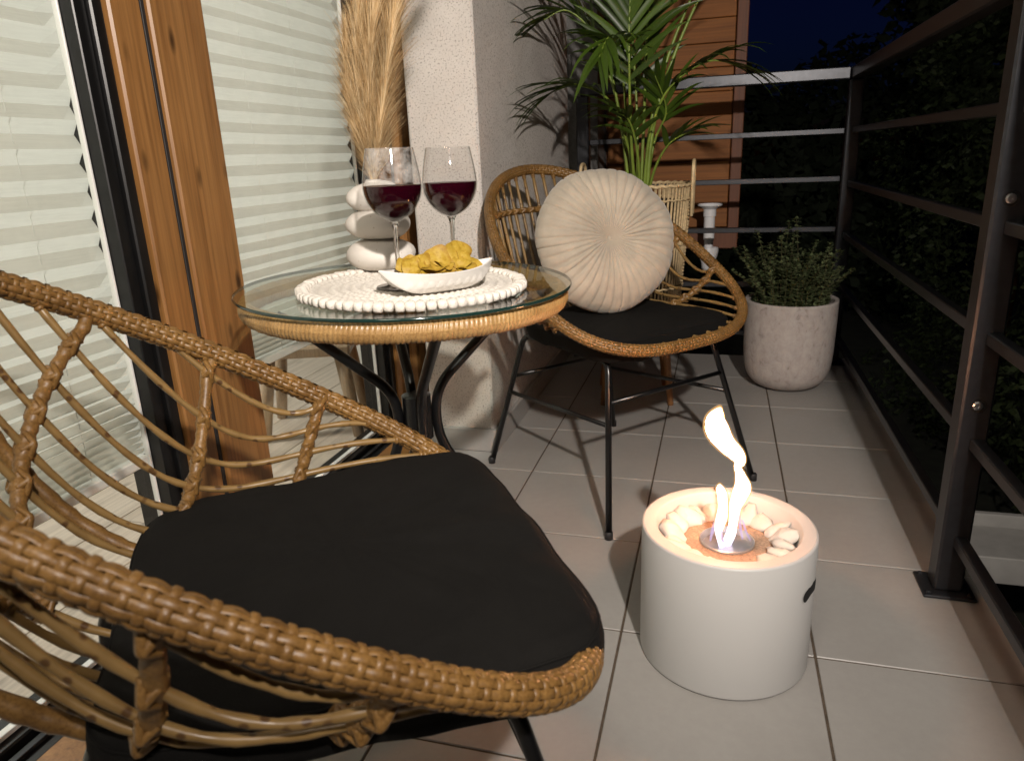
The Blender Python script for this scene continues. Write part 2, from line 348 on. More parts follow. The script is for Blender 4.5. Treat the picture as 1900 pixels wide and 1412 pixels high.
# ------------------------------------------------------------------ mesh helpers
class MB:
    def __init__(self): self.v = []; self.f = []
    def add(self, vs, fs):
        o = len(self.v); self.v += [tuple(x) for x in vs]; self.f += [tuple(i+o for i in f) for f in fs]
    def box(self, x0, x1, y0, y1, z0, z1):
        self.add([(x0,y0,z0),(x1,y0,z0),(x1,y1,z0),(x0,y1,z0),(x0,y0,z1),(x1,y0,z1),(x1,y1,z1),(x0,y1,z1)],
                 [(0,3,2,1),(4,5,6,7),(0,1,5,4),(1,2,6,5),(2,3,7,6),(3,0,4,7)])
    def bbox(self, x0, x1, y0, y1, z0, z1, c=0.002):
        """box with chamfered vertical and top/bottom edges"""
        import itertools
        vs = []; idx = {}
        for sx, sy, sz in itertools.product((0,1),(0,1),(0,1)):
            X=(x0,x1)[sx]; Y=(y0,y1)[sy]; Z=(z0,z1)[sz]
            dx=(c,-c)[sx]; dy=(c,-c)[sy]; dz=(c,-c)[sz]
            idx[(sx,sy,sz)] = len(vs)
            vs += [(X,Y+dy,Z+dz),(X+dx,Y,Z+dz),(X+dx,Y+dy,Z)]
        I = lambda sx,sy,sz,k: idx[(sx,sy,sz)]+k
        fs = [ (I(0,0,0,0),I(0,0,1,0),I(0,1,1,0),I(0,1,0,0)), (I(1,0,0,0),I(1,1,0,0),I(1,1,1,0),I(1,0,1,0)),
               (I(0,0,0,1),I(1,0,0,1),I(1,0,1,1),I(0,0,1,1)), (I(0,1,0,1),I(0,1,1,1),I(1,1,1,1),I(1,1,0,1)),
               (I(0,0,0,2),I(0,1,0,2),I(1,1,0,2),I(1,0,0,2)), (I(0,0,1,2),I(1,0,1,2),I(1,1,1,2),I(0,1,1,2)) ]
        for sx in (0,1):
            for sy in (0,1): fs.append((I(sx,sy,0,0),I(sx,sy,0,1),I(sx,sy,1,1),I(sx,sy,1,0)))
        for sx in (0,1):
            for sz in (0,1): fs.append((I(sx,0,sz,0),I(sx,1,sz,0),I(sx,1,sz,2),I(sx,0,sz,2)))
        for sy in (0,1):
            for sz in (0,1): fs.append((I(0,sy,sz,1),I(0,sy,sz,2),I(1,sy,sz,2),I(1,sy,sz,1)))
        for sx in (0,1):
            for sy in (0,1):
                for sz in (0,1): fs.append((I(sx,sy,sz,0),I(sx,sy,sz,1),I(sx,sy,sz,2)))
        self.add(vs, fs)
    def tube(self, pts, r, seg=8, closed=False, cap=True, ref=None, flat=1.0):
        pts = [Vector(p) for p in pts]; n = len(pts)
        if isinstance(r, (int, float)): r = [r]*n
        vs = []; prev = None
        for i, p in enumerate(pts):
            if closed: t = pts[(i+1) % n]-pts[i-1]
            else: t = pts[min(i+1, n-1)]-pts[max(i-1, 0)]
            t.normalize()
            if prev is None:
                a = Vector(ref) if ref else (Vector((0,0,1)) if abs(t.z) < 0.9 else Vector((1,0,0)))
            else: a = prev
            a = (a - t*a.dot(t)).normalized(); prev = a
            b = t.cross(a)
            for k in range(seg):
                ph = 2*PI*k/seg
                vs.append(p + r[i]*(math.cos(ph)*a + flat*math.sin(ph)*b))
        fs = []
        for i in range(n if closed else n-1):
            j = (i+1) % n
            for k in range(seg):
                fs.append((i*seg+k, i*seg+(k+1)%seg, j*seg+(k+1)%seg, j*seg+k))
        if cap and not closed:
            fs.append(tuple(range(seg-1, -1, -1))); fs.append(tuple((n-1)*seg+k for k in range(seg)))
        self.add(vs, fs)
    def lathe(self, prof, seg=32, cx=0, cy=0, cap0=False, cap1=False, sx=1, sy=1):
        vs = []; n = len(prof)
        for r, z in prof:
            for k in range(seg):
                a = 2*PI*k/seg; vs.append((cx+sx*r*math.cos(a), cy+sy*r*math.sin(a), z))
        fs = []
        for i in range(n-1):
            for k in range(seg): fs.append((i*seg+k, i*seg+(k+1)%seg, (i+1)*seg+(k+1)%seg, (i+1)*seg+k))
        if cap0: fs.append(tuple(range(seg-1, -1, -1)))
        if cap1: fs.append(tuple((n-1)*seg+k for k in range(seg)))
        self.add(vs, fs)
    def grid(self, rows):
        n = len(rows); m = len(rows[0])
        self.add([p for r in rows for p in r], [(i*m+k, i*m+k+1, (i+1)*m+k+1, (i+1)*m+k) for i in range(n-1) for k in range(m-1)])
    def mesh(self, name, mat, smooth=True):
        me = bpy.data.meshes.new(name); me.from_pydata(self.v, [], self.f); me.update()
        if smooth: me.polygons.foreach_set('use_smooth', [True]*len(me.polygons))
        me.materials.append(MT[mat]); return me
    def obj(self, name, mat, parent=None, smooth=True, loc=None, rot=None, auto=None):
        o = bpy.data.objects.new(name, self.mesh(name, mat, smooth)); C.objects.link(o)
        if parent: o.parent = parent
        if loc: o.location = loc
        if rot: o.rotation_euler = rot
        if auto is not None: autosmooth(o.data, auto)
        return o
def autosmooth(me, deg=40):
    import bmesh
    bm = bmesh.new(); bm.from_mesh(me); lim = math.radians(deg)
    for e in bm.edges:
        if len(e.link_faces) == 2 and e.calc_face_angle(0) > lim: e.smooth = False
    bm.to_mesh(me); bm.free()
def inst(name, me, parent=None, loc=(0,0,0), rot=(0,0,0), scale=(1,1,1)):
    o = bpy.data.objects.new(name, me); C.objects.link(o)
    if parent: o.parent = parent
    o.location = loc; o.rotation_euler = rot; o.scale = scale; return o
def tag(o, label, cat, group=None, kind=None):
    o['label'] = label; o['category'] = cat
    if group: o['group'] = group
    if kind: o['kind'] = kind
    return o
def thing(name, label, cat, loc=(0,0,0), rz=0, group=None, rot=None):
    o = bpy.data.objects.new(name, None); C.objects.link(o); o.empty_display_size = 0.05
    o.location = loc; o.rotation_euler = rot if rot else (0,0,rz)
    return tag(o, label, cat, group)
def structure(o, label=None):
    o['kind'] = 'structure'
    if label: o['label'] = label
    return o
def catmull(pts, n=8, closed=False):
    pts = [Vector(p) for p in pts]; out = []; m = len(pts)
    rng = range(m) if closed else range(m-1)
    for i in rng:
        if closed: p0,p1,p2,p3 = pts[i-1],pts[i],pts[(i+1)%m],pts[(i+2)%m]
        else: p0,p1,p2,p3 = pts[max(i-1,0)],pts[i],pts[i+1],pts[min(i+2,m-1)]
        for k in range(n):
            t = k/n; t2=t*t; t3=t2*t
            out.append(0.5*((2*p1)+(-p0+p2)*t+(2*p0-5*p1+4*p2-p3)*t2+(-p0+3*p1-3*p2+p3)*t3))
    if not closed: out.append(pts[-1])
    return out
def bez(P0, P1, P2, P3, n):
    return [((1-t)**3)*P0+3*t*(1-t)**2*P1+3*t*t*(1-t)*P2+t**3*P3 for t in (i/n for i in range(n+1))]
def fillet(pts, rad, n=6):
    pts = [Vector(p) for p in pts]; out = [pts[0]]
    for i in range(1, len(pts)-1):
        a = (pts[i-1]-pts[i]); b = (pts[i+1]-pts[i]); ra = min(rad, a.length*0.45, b.length*0.45)
        A = pts[i]+a.normalized()*ra; B = pts[i]+b.normalized()*ra
        for k in range(n+1):
            t = k/n; out.append((1-t)**2*A+2*t*(1-t)*pts[i]+t*t*B)
    out.append(pts[-1]); return out

# ------------------------------------------------------------------ floor, slab, ground
X0T, WX, Y0T, WY = -0.479, 0.3364, 1.142, 0.3291
b = MB(); b.box(-0.95, 0.535, -1.0, 3.12, -0.22, -0.0025)
floor = structure(b.obj('floor', 'grout', smooth=False), 'balcony floor of square taupe tiles with brown joints')
tm = {}
for i in range(-2, 4):
    for j in range(-7, 6):
        xa = X0T+WX*(i-1)+0.002 if i > -2 else -0.945; xb = X0T+WX*i-0.002
        if i == -2: xb = X0T+WX*(-2)+WX-0.002-WX+0.0
        ya = Y0T+WY*j+0.002; yb = Y0T+WY*(j+1)-0.002
        xa = max(xa, -0.945); xb = min(xb, 0.533)
        if xb-xa < 0.02 or ya > 3.1 or yb < -1: continue
        ya = max(ya, -0.998); yb = min(yb, 3.118)
        key = (round(xb-xa, 3), round(yb-ya, 3))
        if key not in tm:
            q = MB(); q.bbox(0, key[0], 0, key[1], -0.008, 0, 0.0012); tm[key] = q.mesh('tile', 'tile', False)
        inst('tile', tm[key], floor, (xa, ya, U(-0.0004, 0.0002)))
b = MB(); b.box(-60, 60, -30, 90, -1.3, -1.2); structure(b.obj('ground', 'ground', smooth=False))

# ------------------------------------------------------------------ plastered pillar wall
b = MB(); b.bbox(-0.83, -0.628, 1.925, 3.15, 0.0, 2.9, 0.006)
b.box(-1.10, -0.832, 2.62, 3.15, 0.0, 2.9)
wall = structure(b.obj('wall', 'plaster', smooth=False), 'white pebbledash wall pillar beside the patio door')
sk = MB(); sk.bbox(-0.842, -0.6135, 1.910, 1.9235, 0.001, 0.072, 0.002); sk.bbox(-0.6265, -0.6135, 1.9245, 2.35, 0.001, 0.072, 0.002)
sk.obj('skirting_tile', 'tile', wall, False)
sk = MB(); sk.bbox(-0.6265, -0.6135, 2.353, 2.75, 0.001, 0.072, 0.002); sk.obj('skirting_tile', 'tile', wall, False)
sk = MB(); sk.bbox(-0.6265, -0.6135, 2.753, 3.10, 0.001, 0.072, 0.002); sk.obj('skirting_tile', 'tile', wall, False)

# ------------------------------------------------------------------ patio door: wood posts, black sashes, panes, sill
H = 2.3
XW = -0.965
def beam(name, parent, x0, x1, y0, y1, z0, z1, mat, c=0.006):
    q = MB(); q.bbox(x0, x1, y0, y1, z0, z1, c); return q.obj(name, mat, parent, False)
def sash(parent, ya, yb, zlo, zhi, pane_x=-1.030):
    """black sash ring from ya to yb with white bead and pane"""
    wd = 0.052
    beam('sash_frame', parent, -1.075, -1.0, ya, ya+wd*0.45, zlo, zhi, 'black_frame', 0.004)
    beam('sash_frame', parent, -1.078, -0.988, ya+wd*0.45+0.001, ya+wd, zlo, zhi, 'black_frame', 0.004)
def make_door(label, y_glass0, y_glass1, sides):
    d = thing('patio_door', label, 'door', (0, 0, 0))
    g = MB(); g.box(-1.033, -1.028, y_glass0-0.004, y_glass1+0.004, 0.035, H); g.obj('pane', 'window_glass', d, False)
    # beads
    for yy in (y_glass0, y_glass1):
        s = 1 if yy == y_glass0 else -1
        beam('glazing_bead', d, -1.0365, -1.0255, min(yy, yy-s*0.0045), max(yy, yy-s*0.0045), 0.036, H, 'white_bead', 0.001)
    beam('glazing_bead', d, -1.037, -1.022, y_glass0, y_glass1, 0.028, 0.037, 'white_bead', 0.001)
    beam('sash_frame', d, -1.075, -1.005, y_glass0-0.06, y_glass1+0.06, -0.002, 0.026, 'black_frame', 0.003)
    return d
# door glass extents: first pane ends at y=1.022, second pane 1.322..1.985
d1 = make_door('wide glazed patio door half hidden behind the near rattan chair', -0.75, 1.0248, None)
d2 = make_door('glazed patio door behind the table with the pampas grass', 1.322, 1.982, None)
for dd, ya, sgn in ((d1, 1.030, 1), (d2, 1.988, 1)):
    beam('sash_frame', dd, -1.080, -1.000, ya, ya+0.026, 0.027, H, 'black_frame', 0.002)
    beam('sash_frame', dd, -1.080, -0.990, ya+0.0265, ya+0.052, 0.027, H, 'black_frame', 0.003)
# wooden members
beam('wood_stile', d1, -1.080, -0.980, 1.084, 1.158, 0.027, H, 'frame_wood', 0.004)
beam('seal_strip', d1, -1.070, -0.9805, 1.1585, 1.1675, 0.027, H, 'seal', 0.001)
beam('wood_post', d2, -1.080, -0.972, 1.168, 1.316, 0.027, H, 'frame_wood', 0.004)
beam('wood_stile', d2, -1.080, -0.976, 2.042, 2.118, 0.027, H, 'frame_wood', 0.010)
beam('seal_strip', d2, -1.070, -0.9745, 2.1185, 2.1275, 0.027, H, 'seal', 0.001)
beam('wood_post', d2, -1.080, -0.955, 2.128, 2.30, 0.027, H, 'frame_wood', 0.012)
# sill
sl = thing('door_sill', 'low door sill with black track and reddish wooden board', 'door sill')
beam('track', sl, -1.0, -0.952, -0.8, 1.918, 0.0, 0.014, 'black_frame', 0.003)
beam('track', sl, -0.985, -0.975, -0.8, 1.918, 0.0145, 0.022, 'rail', 0.001)
beam('sill_board', sl, -0.950, -0.862, -0.8, 1.918, 0.002, 0.020, 'frame_wood', 0.003)
b = MB(); b.box(-1.10, -0.955, 2.302, 2.618, 0, 2.9); b.box(-1.10, -0.86, -1.0, 2.62, H+0.002, 2.9); structure(b.obj('wall', 'plaster', smooth=False), 'plastered house wall around the patio doors')

b = MB(); b.box(-0.95, 0.56, -1.6, 1.75, 2.5, 2.66); structure(b.obj('ceiling', 'white_wall', smooth=False), 'white underside of the balcony above')
# pleated blinds
def blind(label, ya, yb, zb, ztop, x=-1.0435, p=0.0460, amp=0.0085, comp=0.0):
    t = thing('pleated_blind', label, 'blind', (0, 0, 0), group=None)
    zs = [zb]; z = zb; k = 0; brng = random.Random(31)
    # gathered folds near the bottom, full ones above
    while z < ztop:
        f = min(1.0, 0.26+0.74*max(0, (z-zb-0.02))/0.33) if comp else 1.0
        z += p*0.5*f; zs.append(z)
    rows = []
    ny = 14
    for i, z in enumerate(zs):
        ff = min(1.0, 0.15+max(0, z-zb)/0.4)
        flat = 0.12 if (z > 0.97 or z < 0.70) else brng.uniform(0.6, 1.0)   # some folds sit closer to the pane at the edge
        row = []
        for j in list(range(ny))+[ny-0.22, ny]:
            am = amp if j < ny else amp*flat
            xx = x+amp-2*am if (i % 2 == 0) else x+amp
            row.append((xx+0.0006*ff*math.sin(j*1.3+i*2.1), ya+(yb-ya)*j/ny, z+0.0006*ff*math.sin(j*0.9+i)))
        rows.append(row)
    q = MB(); q.grid(rows); q.obj('pleated_fabric', 'blind', t, False)
    q = MB(); q.bbox(x-0.012, x+0.012, ya, yb, zb-0.022, zb-0.001, 0.003); q.obj('bottom_rail', 'white_bead', t, False)
    for fy in (0.07, 0.93) if (yb-ya) > 1 else (0.30, 0.62):
        yy = ya+(yb-ya)*fy
        q = MB(); q.tube([(x+amp*0.2, yy, zb-0.01), (x+amp*0.2, yy+0.001, zb+0.5), (x+amp*0.2, yy, ztop)], 0.0007, 5); q.obj('cord', 'cord', t)
    return t
blind('wide cream pleated blind in the door behind the near chair', -0.74, 1.0285, 0.338, 2.28, comp=1)
blind('narrower cream pleated blind behind the wine glasses and pampas', 1.320, 1.986, 0.418, 2.28, comp=1)

# interior
b = MB(); b.box(-4.2, -1.082, -2, 5, -0.2, -0.012); itf = structure(b.obj('floor', 'grout', smooth=False), 'pale oak plank floor inside the room')
pw = 0.19
pm = {}
for i in range(9):
    xa = -1.085-pw*(i+1)+0.0015; y = -1.2+U(-0.5, 0)
    while y < 4:
        L = random.choice((1.2, 0.9)); key = L
        if key not in pm:
            q = MB(); q.bbox(0, pw-0.003, 0, L-0.003, -0.012, 0, 0.0012); pm[key] = q.mesh('plank', 'plank', False)
        inst('plank', pm[key], itf, (xa, y, -0.004)); y += L
b = MB(); b.box(-4.3, -4.2, -2, 5, -0.1, 2.6); b.box(-4.2, -1.1, 5, 5.1, -0.1, 2.6); b.box(-4.2, -1.1, -2.1, -2, -0.1, 2.6)
b.box(-4.3, -1.1, -2.1, 5.1, 2.6, 2.7); structure(b.obj('wall', 'white_wall', smooth=False), 'white walls of the dark room behind the glass')
b = MB(); b.box(-1.34, -1.105, 2.40, 2.56, 0.0, 2.59); structure(b.obj('wall', 'white_wall', smooth=False), 'white wall end inside the room beside the window')
st = thing('low_stool', 'low pale wooden stool inside the room seen through the glass', 'stool', (-1.29, 2.03, 0), 0.35)
q = MB(); q.bbox(-0.15, 0.15, -0.12, 0.12, 0.27, 0.305, 0.006); q.obj('seat', 'light_wood', st, False)
for sx in (-1, 1):
    for sy in (-1, 1):
        q = MB(); q.tube([(sx*0.15, sy*0.115, 0), (sx*0.115, sy*0.085, 0.27)], [0.018, 0.024], 10); q.obj('leg', 'light_wood', st)

# ------------------------------------------------------------------ railings
RX = 0.46
def railing(name, label):
    return thing(name, label, 'railing', (0, 0, 0))
rs = railing('railing', 'dark metal side railing with horizontal bars along the right edge')
rb = railing('railing', 'dark metal railing across the far end with a shiny handrail')
ZR = (0.895, 0.705, 0.515, 0.318, 0.118)
beam('handrail', rs, RX-0.022, RX+0.022, -1.2, 3.07, 1.070, 1.112, 'rail', 0.004)
PY1 = 1.412
for z in ZR:
    for ya, yb in ((-1.2, PY1-0.026), (PY1+0.026, 3.018)):
        beam('bar', rs, RX-0.004, RX+0.018, ya, yb, z-0.011, z+0.011, 'rail', 0.002)
def post(parent, x, y, plate=True, bolts=False):
    q = MB(); q.bbox(x-0.025, x+0.025, y-0.025, y+0.025, 0.008 if plate else -0.2, 1.069, 0.004); q.obj('post', 'rail', parent, False)
    if plate:
        q = MB(); q.bbox(x-0.046, x+0.046, y-0.044, y+0.044, 0.0012, 0.007, 0.0015); q.obj('base_plate', 'rail', parent, False)
        for dx, dy in ((-0.036, -0.034), (0.036, -0.034), (-0.036, 0.034), (0.036, 0.034)):
            q = MB(); q.lathe([(0.005, 0.0072), (0.005, 0.011), (0.003, 0.0125)], 6, x+dx, y+dy, cap1=True); q.obj('bolt', 'rail', parent, False)
    if bolts:
        for z in (0.752, 0.392):
            # black ring with recess shade as its colour, bolt head, facing the camera
            q = MB(); q.lathe([(0.0135, 0.0), (0.0135, 0.0012), (0.0120, 0.0014), (0.0120, 0.0004)], 24, cap1=True)
            ho = q.obj('bolt_hole_shade', 'hole_shade', parent, False, (x+0.001, y-0.0252, z), (PI/2, 0, 0))
            q = MB(); q.lathe([(0.0082, 0.0006), (0.0082, 0.004), (0.0062, 0.0058), (0.0024, 0.0058), (0.0024, 0.0035)], 12, cap1=True)
            q.obj('bolt_head', 'bolt', ho, False, (-0.002, 0, 0))
post(rs, RX, PY1, bolts=True)
post(rs, RX, -0.6)
post(rs, RX+0.001, 3.046)
# sealing bead round the foot plate
YB = 3.046
beam('handrail', rb, -0.555, RX-0.024, YB-0.022, YB+0.022, 1.070, 1.112, 'rail', 0.004)
for z in (0.893, 0.722, 0.535, 0.318, 0.118):
    beam('bar', rb, -0.518, RX-0.027, YB-0.011, YB+0.011, z-0.010, z+0.010, 'rail', 0.002)
post(rb, -0.545, YB)

# ------------------------------------------------------------------ neighbouring facade beyond the railing
fb = thing('wood_facade', 'brown horizontal plank siding on the neighbouring building behind the palm', 'facade', (0, 3.55, 0))
pk = {}
xL, xR = -0.52, 0.035
z = 0.50
while z < 2.4:
    q = MB(); hgt = 0.0965; dz = U(-0.002, 0.002)
    q.bbox(0, xR-xL, 0, 0.022, 0, hgt, 0.0025)
    o = inst('plank', q.mesh('plank', 'siding', False), fb, (xL, U(-0.003, 0.003), z), (math.radians(-1.2), 0, 0)); z += 0.099
beam('corner_trim', fb, xR+0.004, xR+0.052, -0.012, 0.05, 0.44, 2.4, 'siding_trim', 0.003)
beam('bottom_trim', fb, xL, xR+0.05, -0.018, 0.03, 0.40, 0.488, 'siding_trim', 0.003)
beam('backing', fb, xL-0.02, xR+0.05, 0.055, 0.18, 0.40, 2.4, 'siding_trim', 0.002)
b = MB(); b.box(-0.70, -0.535, 3.35, 3.6, -1.2, 2.9); structure(b.obj('wall', 'gray_render', smooth=False), 'grey rendered wall edge behind the railing post')
dp = thing('drain_pipe', 'white plastic funnel and drain pipe behind the far railing', 'drain pipe', (-0.040, 3.30, 0))
q = MB(); q.lathe([(0.050, 0.622), (0.052, 0.616), (0.034, 0.606), (0.027, 0.600), (0.027, 0.570), (0.023, 0.568), (0.023, 0.470)], 24); q.obj('funnel', 'pvc', dp, True, auto=40)
q = MB(); q.lathe([(0.019, 0.54), (0.019, 0.40)], 20); q.obj('pipe', 'pvc', dp)
q = MB(); q.lathe([(0.042, 0.435), (0.044, 0.425), (0.040, 0.400), (0.030, 0.375), (0.026, 0.345), (0.020, 0.338), (0.001, 0.338)], 24); q.obj('elbow', 'pvc', dp, True, auto=40)
q = MB(); q.lathe([(0.016, 0.0), (0.021, 0.002), (0.021, 0.02), (0.016, 0.021)], 20); oo = q.obj('socket', 'pvc', dp, False, (0.014, -0.030, 0.383), (PI/2, 0, 0))
q = MB(); q.lathe([(0.0155, 0.014), (0.0005, 0.0141)], 20); q.obj('opening_shade', 'hole_shade', oo, False)  # black disc paints the shade inside the socket
ld_ = MB(); ld_.bbox(0.88, 2.6, 2.47, 2.70, -0.60, -0.50, 0.004); ld_.bbox(0.88, 2.6, 2.703, 2.73, -0.60, -0.455, 0.004)
structure(ld_.obj('ledge', 'ledge', smooth=False), 'pale concrete ledge below the railing outside')

# ------------------------------------------------------------------ vegetation outside
def leaf_mass(name, mat, label, pts_fn, n, size, cat='hedge'):
    vs = []; fs = []
    for i in range(n):
        p, nrm = pts_fn()
        a = Vector((U(-1, 1), U(-1, 1), U(-1, 1))).normalized(); bq = a.cross(nrm)
        if bq.length < 0.1: bq = a.orthogonal()
        bq.normalize(); s = size*U(0.6, 1.5)
        a = (a*0.7+nrm*0.3+Vector((0, 0, -0.3))).normalized()
        o = len(vs)
        vs += [tuple(p), tuple(p+a*s*0.5+bq*s*0.28), tuple(p+a*s), tuple(p+a*s*0.5-bq*s*0.28)]
        fs.append((o, o+1, o+2, o+3))
    me = bpy.data.meshes.new(name); me.from_pydata(vs, [], fs); me.materials.append(MT[mat])
    ob = bpy.data.objects.new(name, me); C.objects.link(ob); tag(ob, label, cat, kind='stuff'); return ob
def hedge_pt():
    y = U(-0.5, 7.5); z = U(-1.2, 2.5)
    x = 1.55+0.16*math.sin(y*3.1+1.2*math.sin(z*2.7))+0.14*math.sin(z*5.3+y*1.7)+0.10*math.sin(y*9+z*4)+abs(random.gauss(0, 0.16))
    if z > 1.6: x += (z-1.6)*0.9
    return Vector((x, y, z)), Vector((-1, 0, 0.2))
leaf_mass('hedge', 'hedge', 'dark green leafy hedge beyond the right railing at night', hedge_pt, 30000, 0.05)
def tree_pt(cx, cy, cz, rx, ry, rz):
    def f():
        d = Vector((random.gauss(0, 1), random.gauss(0, 1), random.gauss(0, 1))).normalized(); r = U(0.55, 1)**0.5*(0.85+0.2*math.sin(d.x*7+d.z*5))
        return Vector((cx+d.x*rx*r, cy+d.y*ry*r, cz+d.z*rz*r)), d
    return f
def tree(label, cx, cy, cz, rx, ry, rz, n):
    t = thing('garden_tree', label, 'tree', (cx, cy, -1.2), group='dark trees beyond the railing')
    q = MB(); q.tube([(0, 0, 0), (0.05, 0, (cz+1.2)*0.5), (0, 0.05, cz+1.2)], [0.14, 0.10, 0.05], 8); q.obj('trunk', 'siding_trim', t)
    vs = []; fs = []; fn = tree_pt(0, 0, cz+1.2, rx, ry, rz)
    for i in range(n):
        p, nr = fn(); a = (Vector((U(-1, 1), U(-1, 1), U(-1, 0.4)))).normalized(); bq = a.cross(nr); bq = bq.normalized() if bq.length > 0.05 else a.orthogonal().normalized(); s = U(0.08, 0.2)
        o = len(vs); vs += [tuple(p), tuple(p+a*s*0.5+bq*s*0.3), tuple(p+a*s), tuple(p+a*s*0.5-bq*s*0.3)]; fs.append((o, o+1, o+2, o+3))
    me = bpy.data.meshes.new('crown'); me.from_pydata(vs, [], fs); me.materials.append(MT['dark_tree']); o = bpy.data.objects.new('crown', me); C.objects.link(o); o.parent = t; o['kind'] = 'stuff'
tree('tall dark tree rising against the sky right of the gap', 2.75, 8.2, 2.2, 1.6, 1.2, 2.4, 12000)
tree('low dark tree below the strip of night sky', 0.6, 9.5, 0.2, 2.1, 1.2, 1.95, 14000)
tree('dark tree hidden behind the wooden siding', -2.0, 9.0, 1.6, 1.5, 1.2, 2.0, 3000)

# ------------------------------------------------------------------ rattan chair model
CB, CXF, CXB, CN, CZF, CZB, CX1, CPW, CNB = 0.305, 0.244, 0.379, 2.838, 0.410, 0.814, 0.264, 1.037, 1.984
def rim_z(x): return CZF+(CZB-CZF)*max(0.0, (CX1-x)/(CX1+CXB))**CPW
def rim_pt(th):
    c, s = math.cos(th), math.sin(th); nn = CN if c > 0 else CNB
    X = math.copysign(abs(c)**(2/nn), c); Y = math.copysign(abs(s)**(2/nn), s)
    x = X*(CXF if X > 0 else CXB); return Vector((x, CB*Y, rim_z(x)))
def resample(pts, n):
    L = [0]
    for i in range(len(pts)): L.append(L[-1]+(pts[(i+1) % len(pts)]-pts[i]).length)
    out = []; j = 0
    for k in range(n):
        s = L[-1]*k/n
        while L[j+1] < s: j += 1
        t = (s-L[j])/(L[j+1]-L[j]+1e-12); out.append(pts[j].lerp(pts[(j+1) % len(pts)], t))
    return out, L[-1]
def wave(x):
    c = math.cos(x); return math.copysign(abs(c)**0.55, c)
def woven_rim(K=196, Mrows=11, R=0.0127, amp=0.0009):
    dense = [rim_pt(2*PI*i/4000) for i in range(4000)]
    SUB = 4
    pts, L = resample(dense, K*SUB)
    for _ in range(12):
        pts = [(pts[i-1]+pts[i]*2+pts[(i+1) % len(pts)])/4 for i in range(len(pts))]
    n = len(pts); fr = []
    for i in range(n):
        t = (pts[(i+1) % n]-pts[i-1]).normalized(); a = Vector((0, 0, 1)); a = (a-t*a.dot(t)).normalized(); fr.append((t, a, t.cross(a)))
    def P(i, ph, r):
        t, a, bb = fr[i % n]; return pts[i % n]+r*(math.cos(ph)*a*1.08+math.sin(ph)*bb)
    q = MB()
    # hoops
    PS = Mrows*3; hw = 0.0030; step = L/K
    for k in range(K):
        base = len(q.v); rows = []
        for s_off, lift in ((-hw, -0.0009), (-hw*0.7, 0.0001), (hw*0.7, 0.0001), (hw, -0.0009)):
            row = []
            for m in range(PS+1):
                ph = 2*PI*m/PS; r = R-amp*wave(PI*(m/3.0)+PI*k)+lift
                t, a, bb = fr[(k*SUB) % n]
                row.append(P(k*SUB, ph, r)+t*s_off)
            rows.append(row)
        q.grid(rows)
    # long strands
    for j in range(Mrows):
        ph0 = 2*PI*j/Mrows; dw = 2*PI/Mrows*0.46; rows = []
        for dph, lift in ((-dw, -0.0009), (-dw*0.72, 0.0001), (dw*0.72, 0.0001), (dw, -0.0009)):
            rows.append([P(i, ph0+dph, R+amp*wave(PI*i/SUB+PI*j)+lift) for i in range(n+1)])
        q.grid(rows)
    core = MB(); core.tube(pts[::4], R-0.0028, 10, closed=True)
    return q, core
rim_mb, core_mb = woven_rim()
RIM_ME = rim_mb.mesh('woven_wrap', 'rattan'); CORE_ME = core_mb.mesh('rim_core', 'rattan_core')
def on_back(y): s = min(1, abs(y)/CB); x = -CXB*(1-s**CNB)**(1/CNB); return Vector((x, y, rim_z(x)))
def on_front(y): s = min(1, abs(y)/CB); x = CXF*(1-s**CN)**(1/CN); return Vector((x, y, rim_z(x)))
def cane_curve(u, n=30):
    s = abs(u); sg = 1 if u >= 0 else -1
    P0 = on_back(sg*s*CB); P3 = on_front(sg*(1-(1-s)**1.61)*CB)
    zb = 0.386+0.151*s**3.044-0.026*max(0, 1-s/0.5)
    P1 = Vector((P0.x+0.163, P0.y, zb-0.066)); P2 = Vector((P0.x+0.173, P3.y*0.97, zb+0.071))
    return bez(P0, P1, P2, P3, n)
def cane_at(u, t):
    c = cane_curve(u, 40); f = t*40; i = min(39, int(f)); return c[i].lerp(c[i+1], f-i)
CANES = [-0.93, -0.84, -0.74, -0.635, -0.53, -0.425, -0.32, -0.215, -0.108, 0.0, 0.108, 0.215, 0.32, 0.425, 0.53, 0.635, 0.74, 0.84, 0.93]
CANE_ME = []
for u in CANES:
    q = MB(); cv = cane_curve(u); q.tube(cv, [0.0042+0.0006*math.sin(i*1.7+u*9) for i in range(len(cv))], 8); CANE_ME.append(q.mesh('cane', 'cane'))
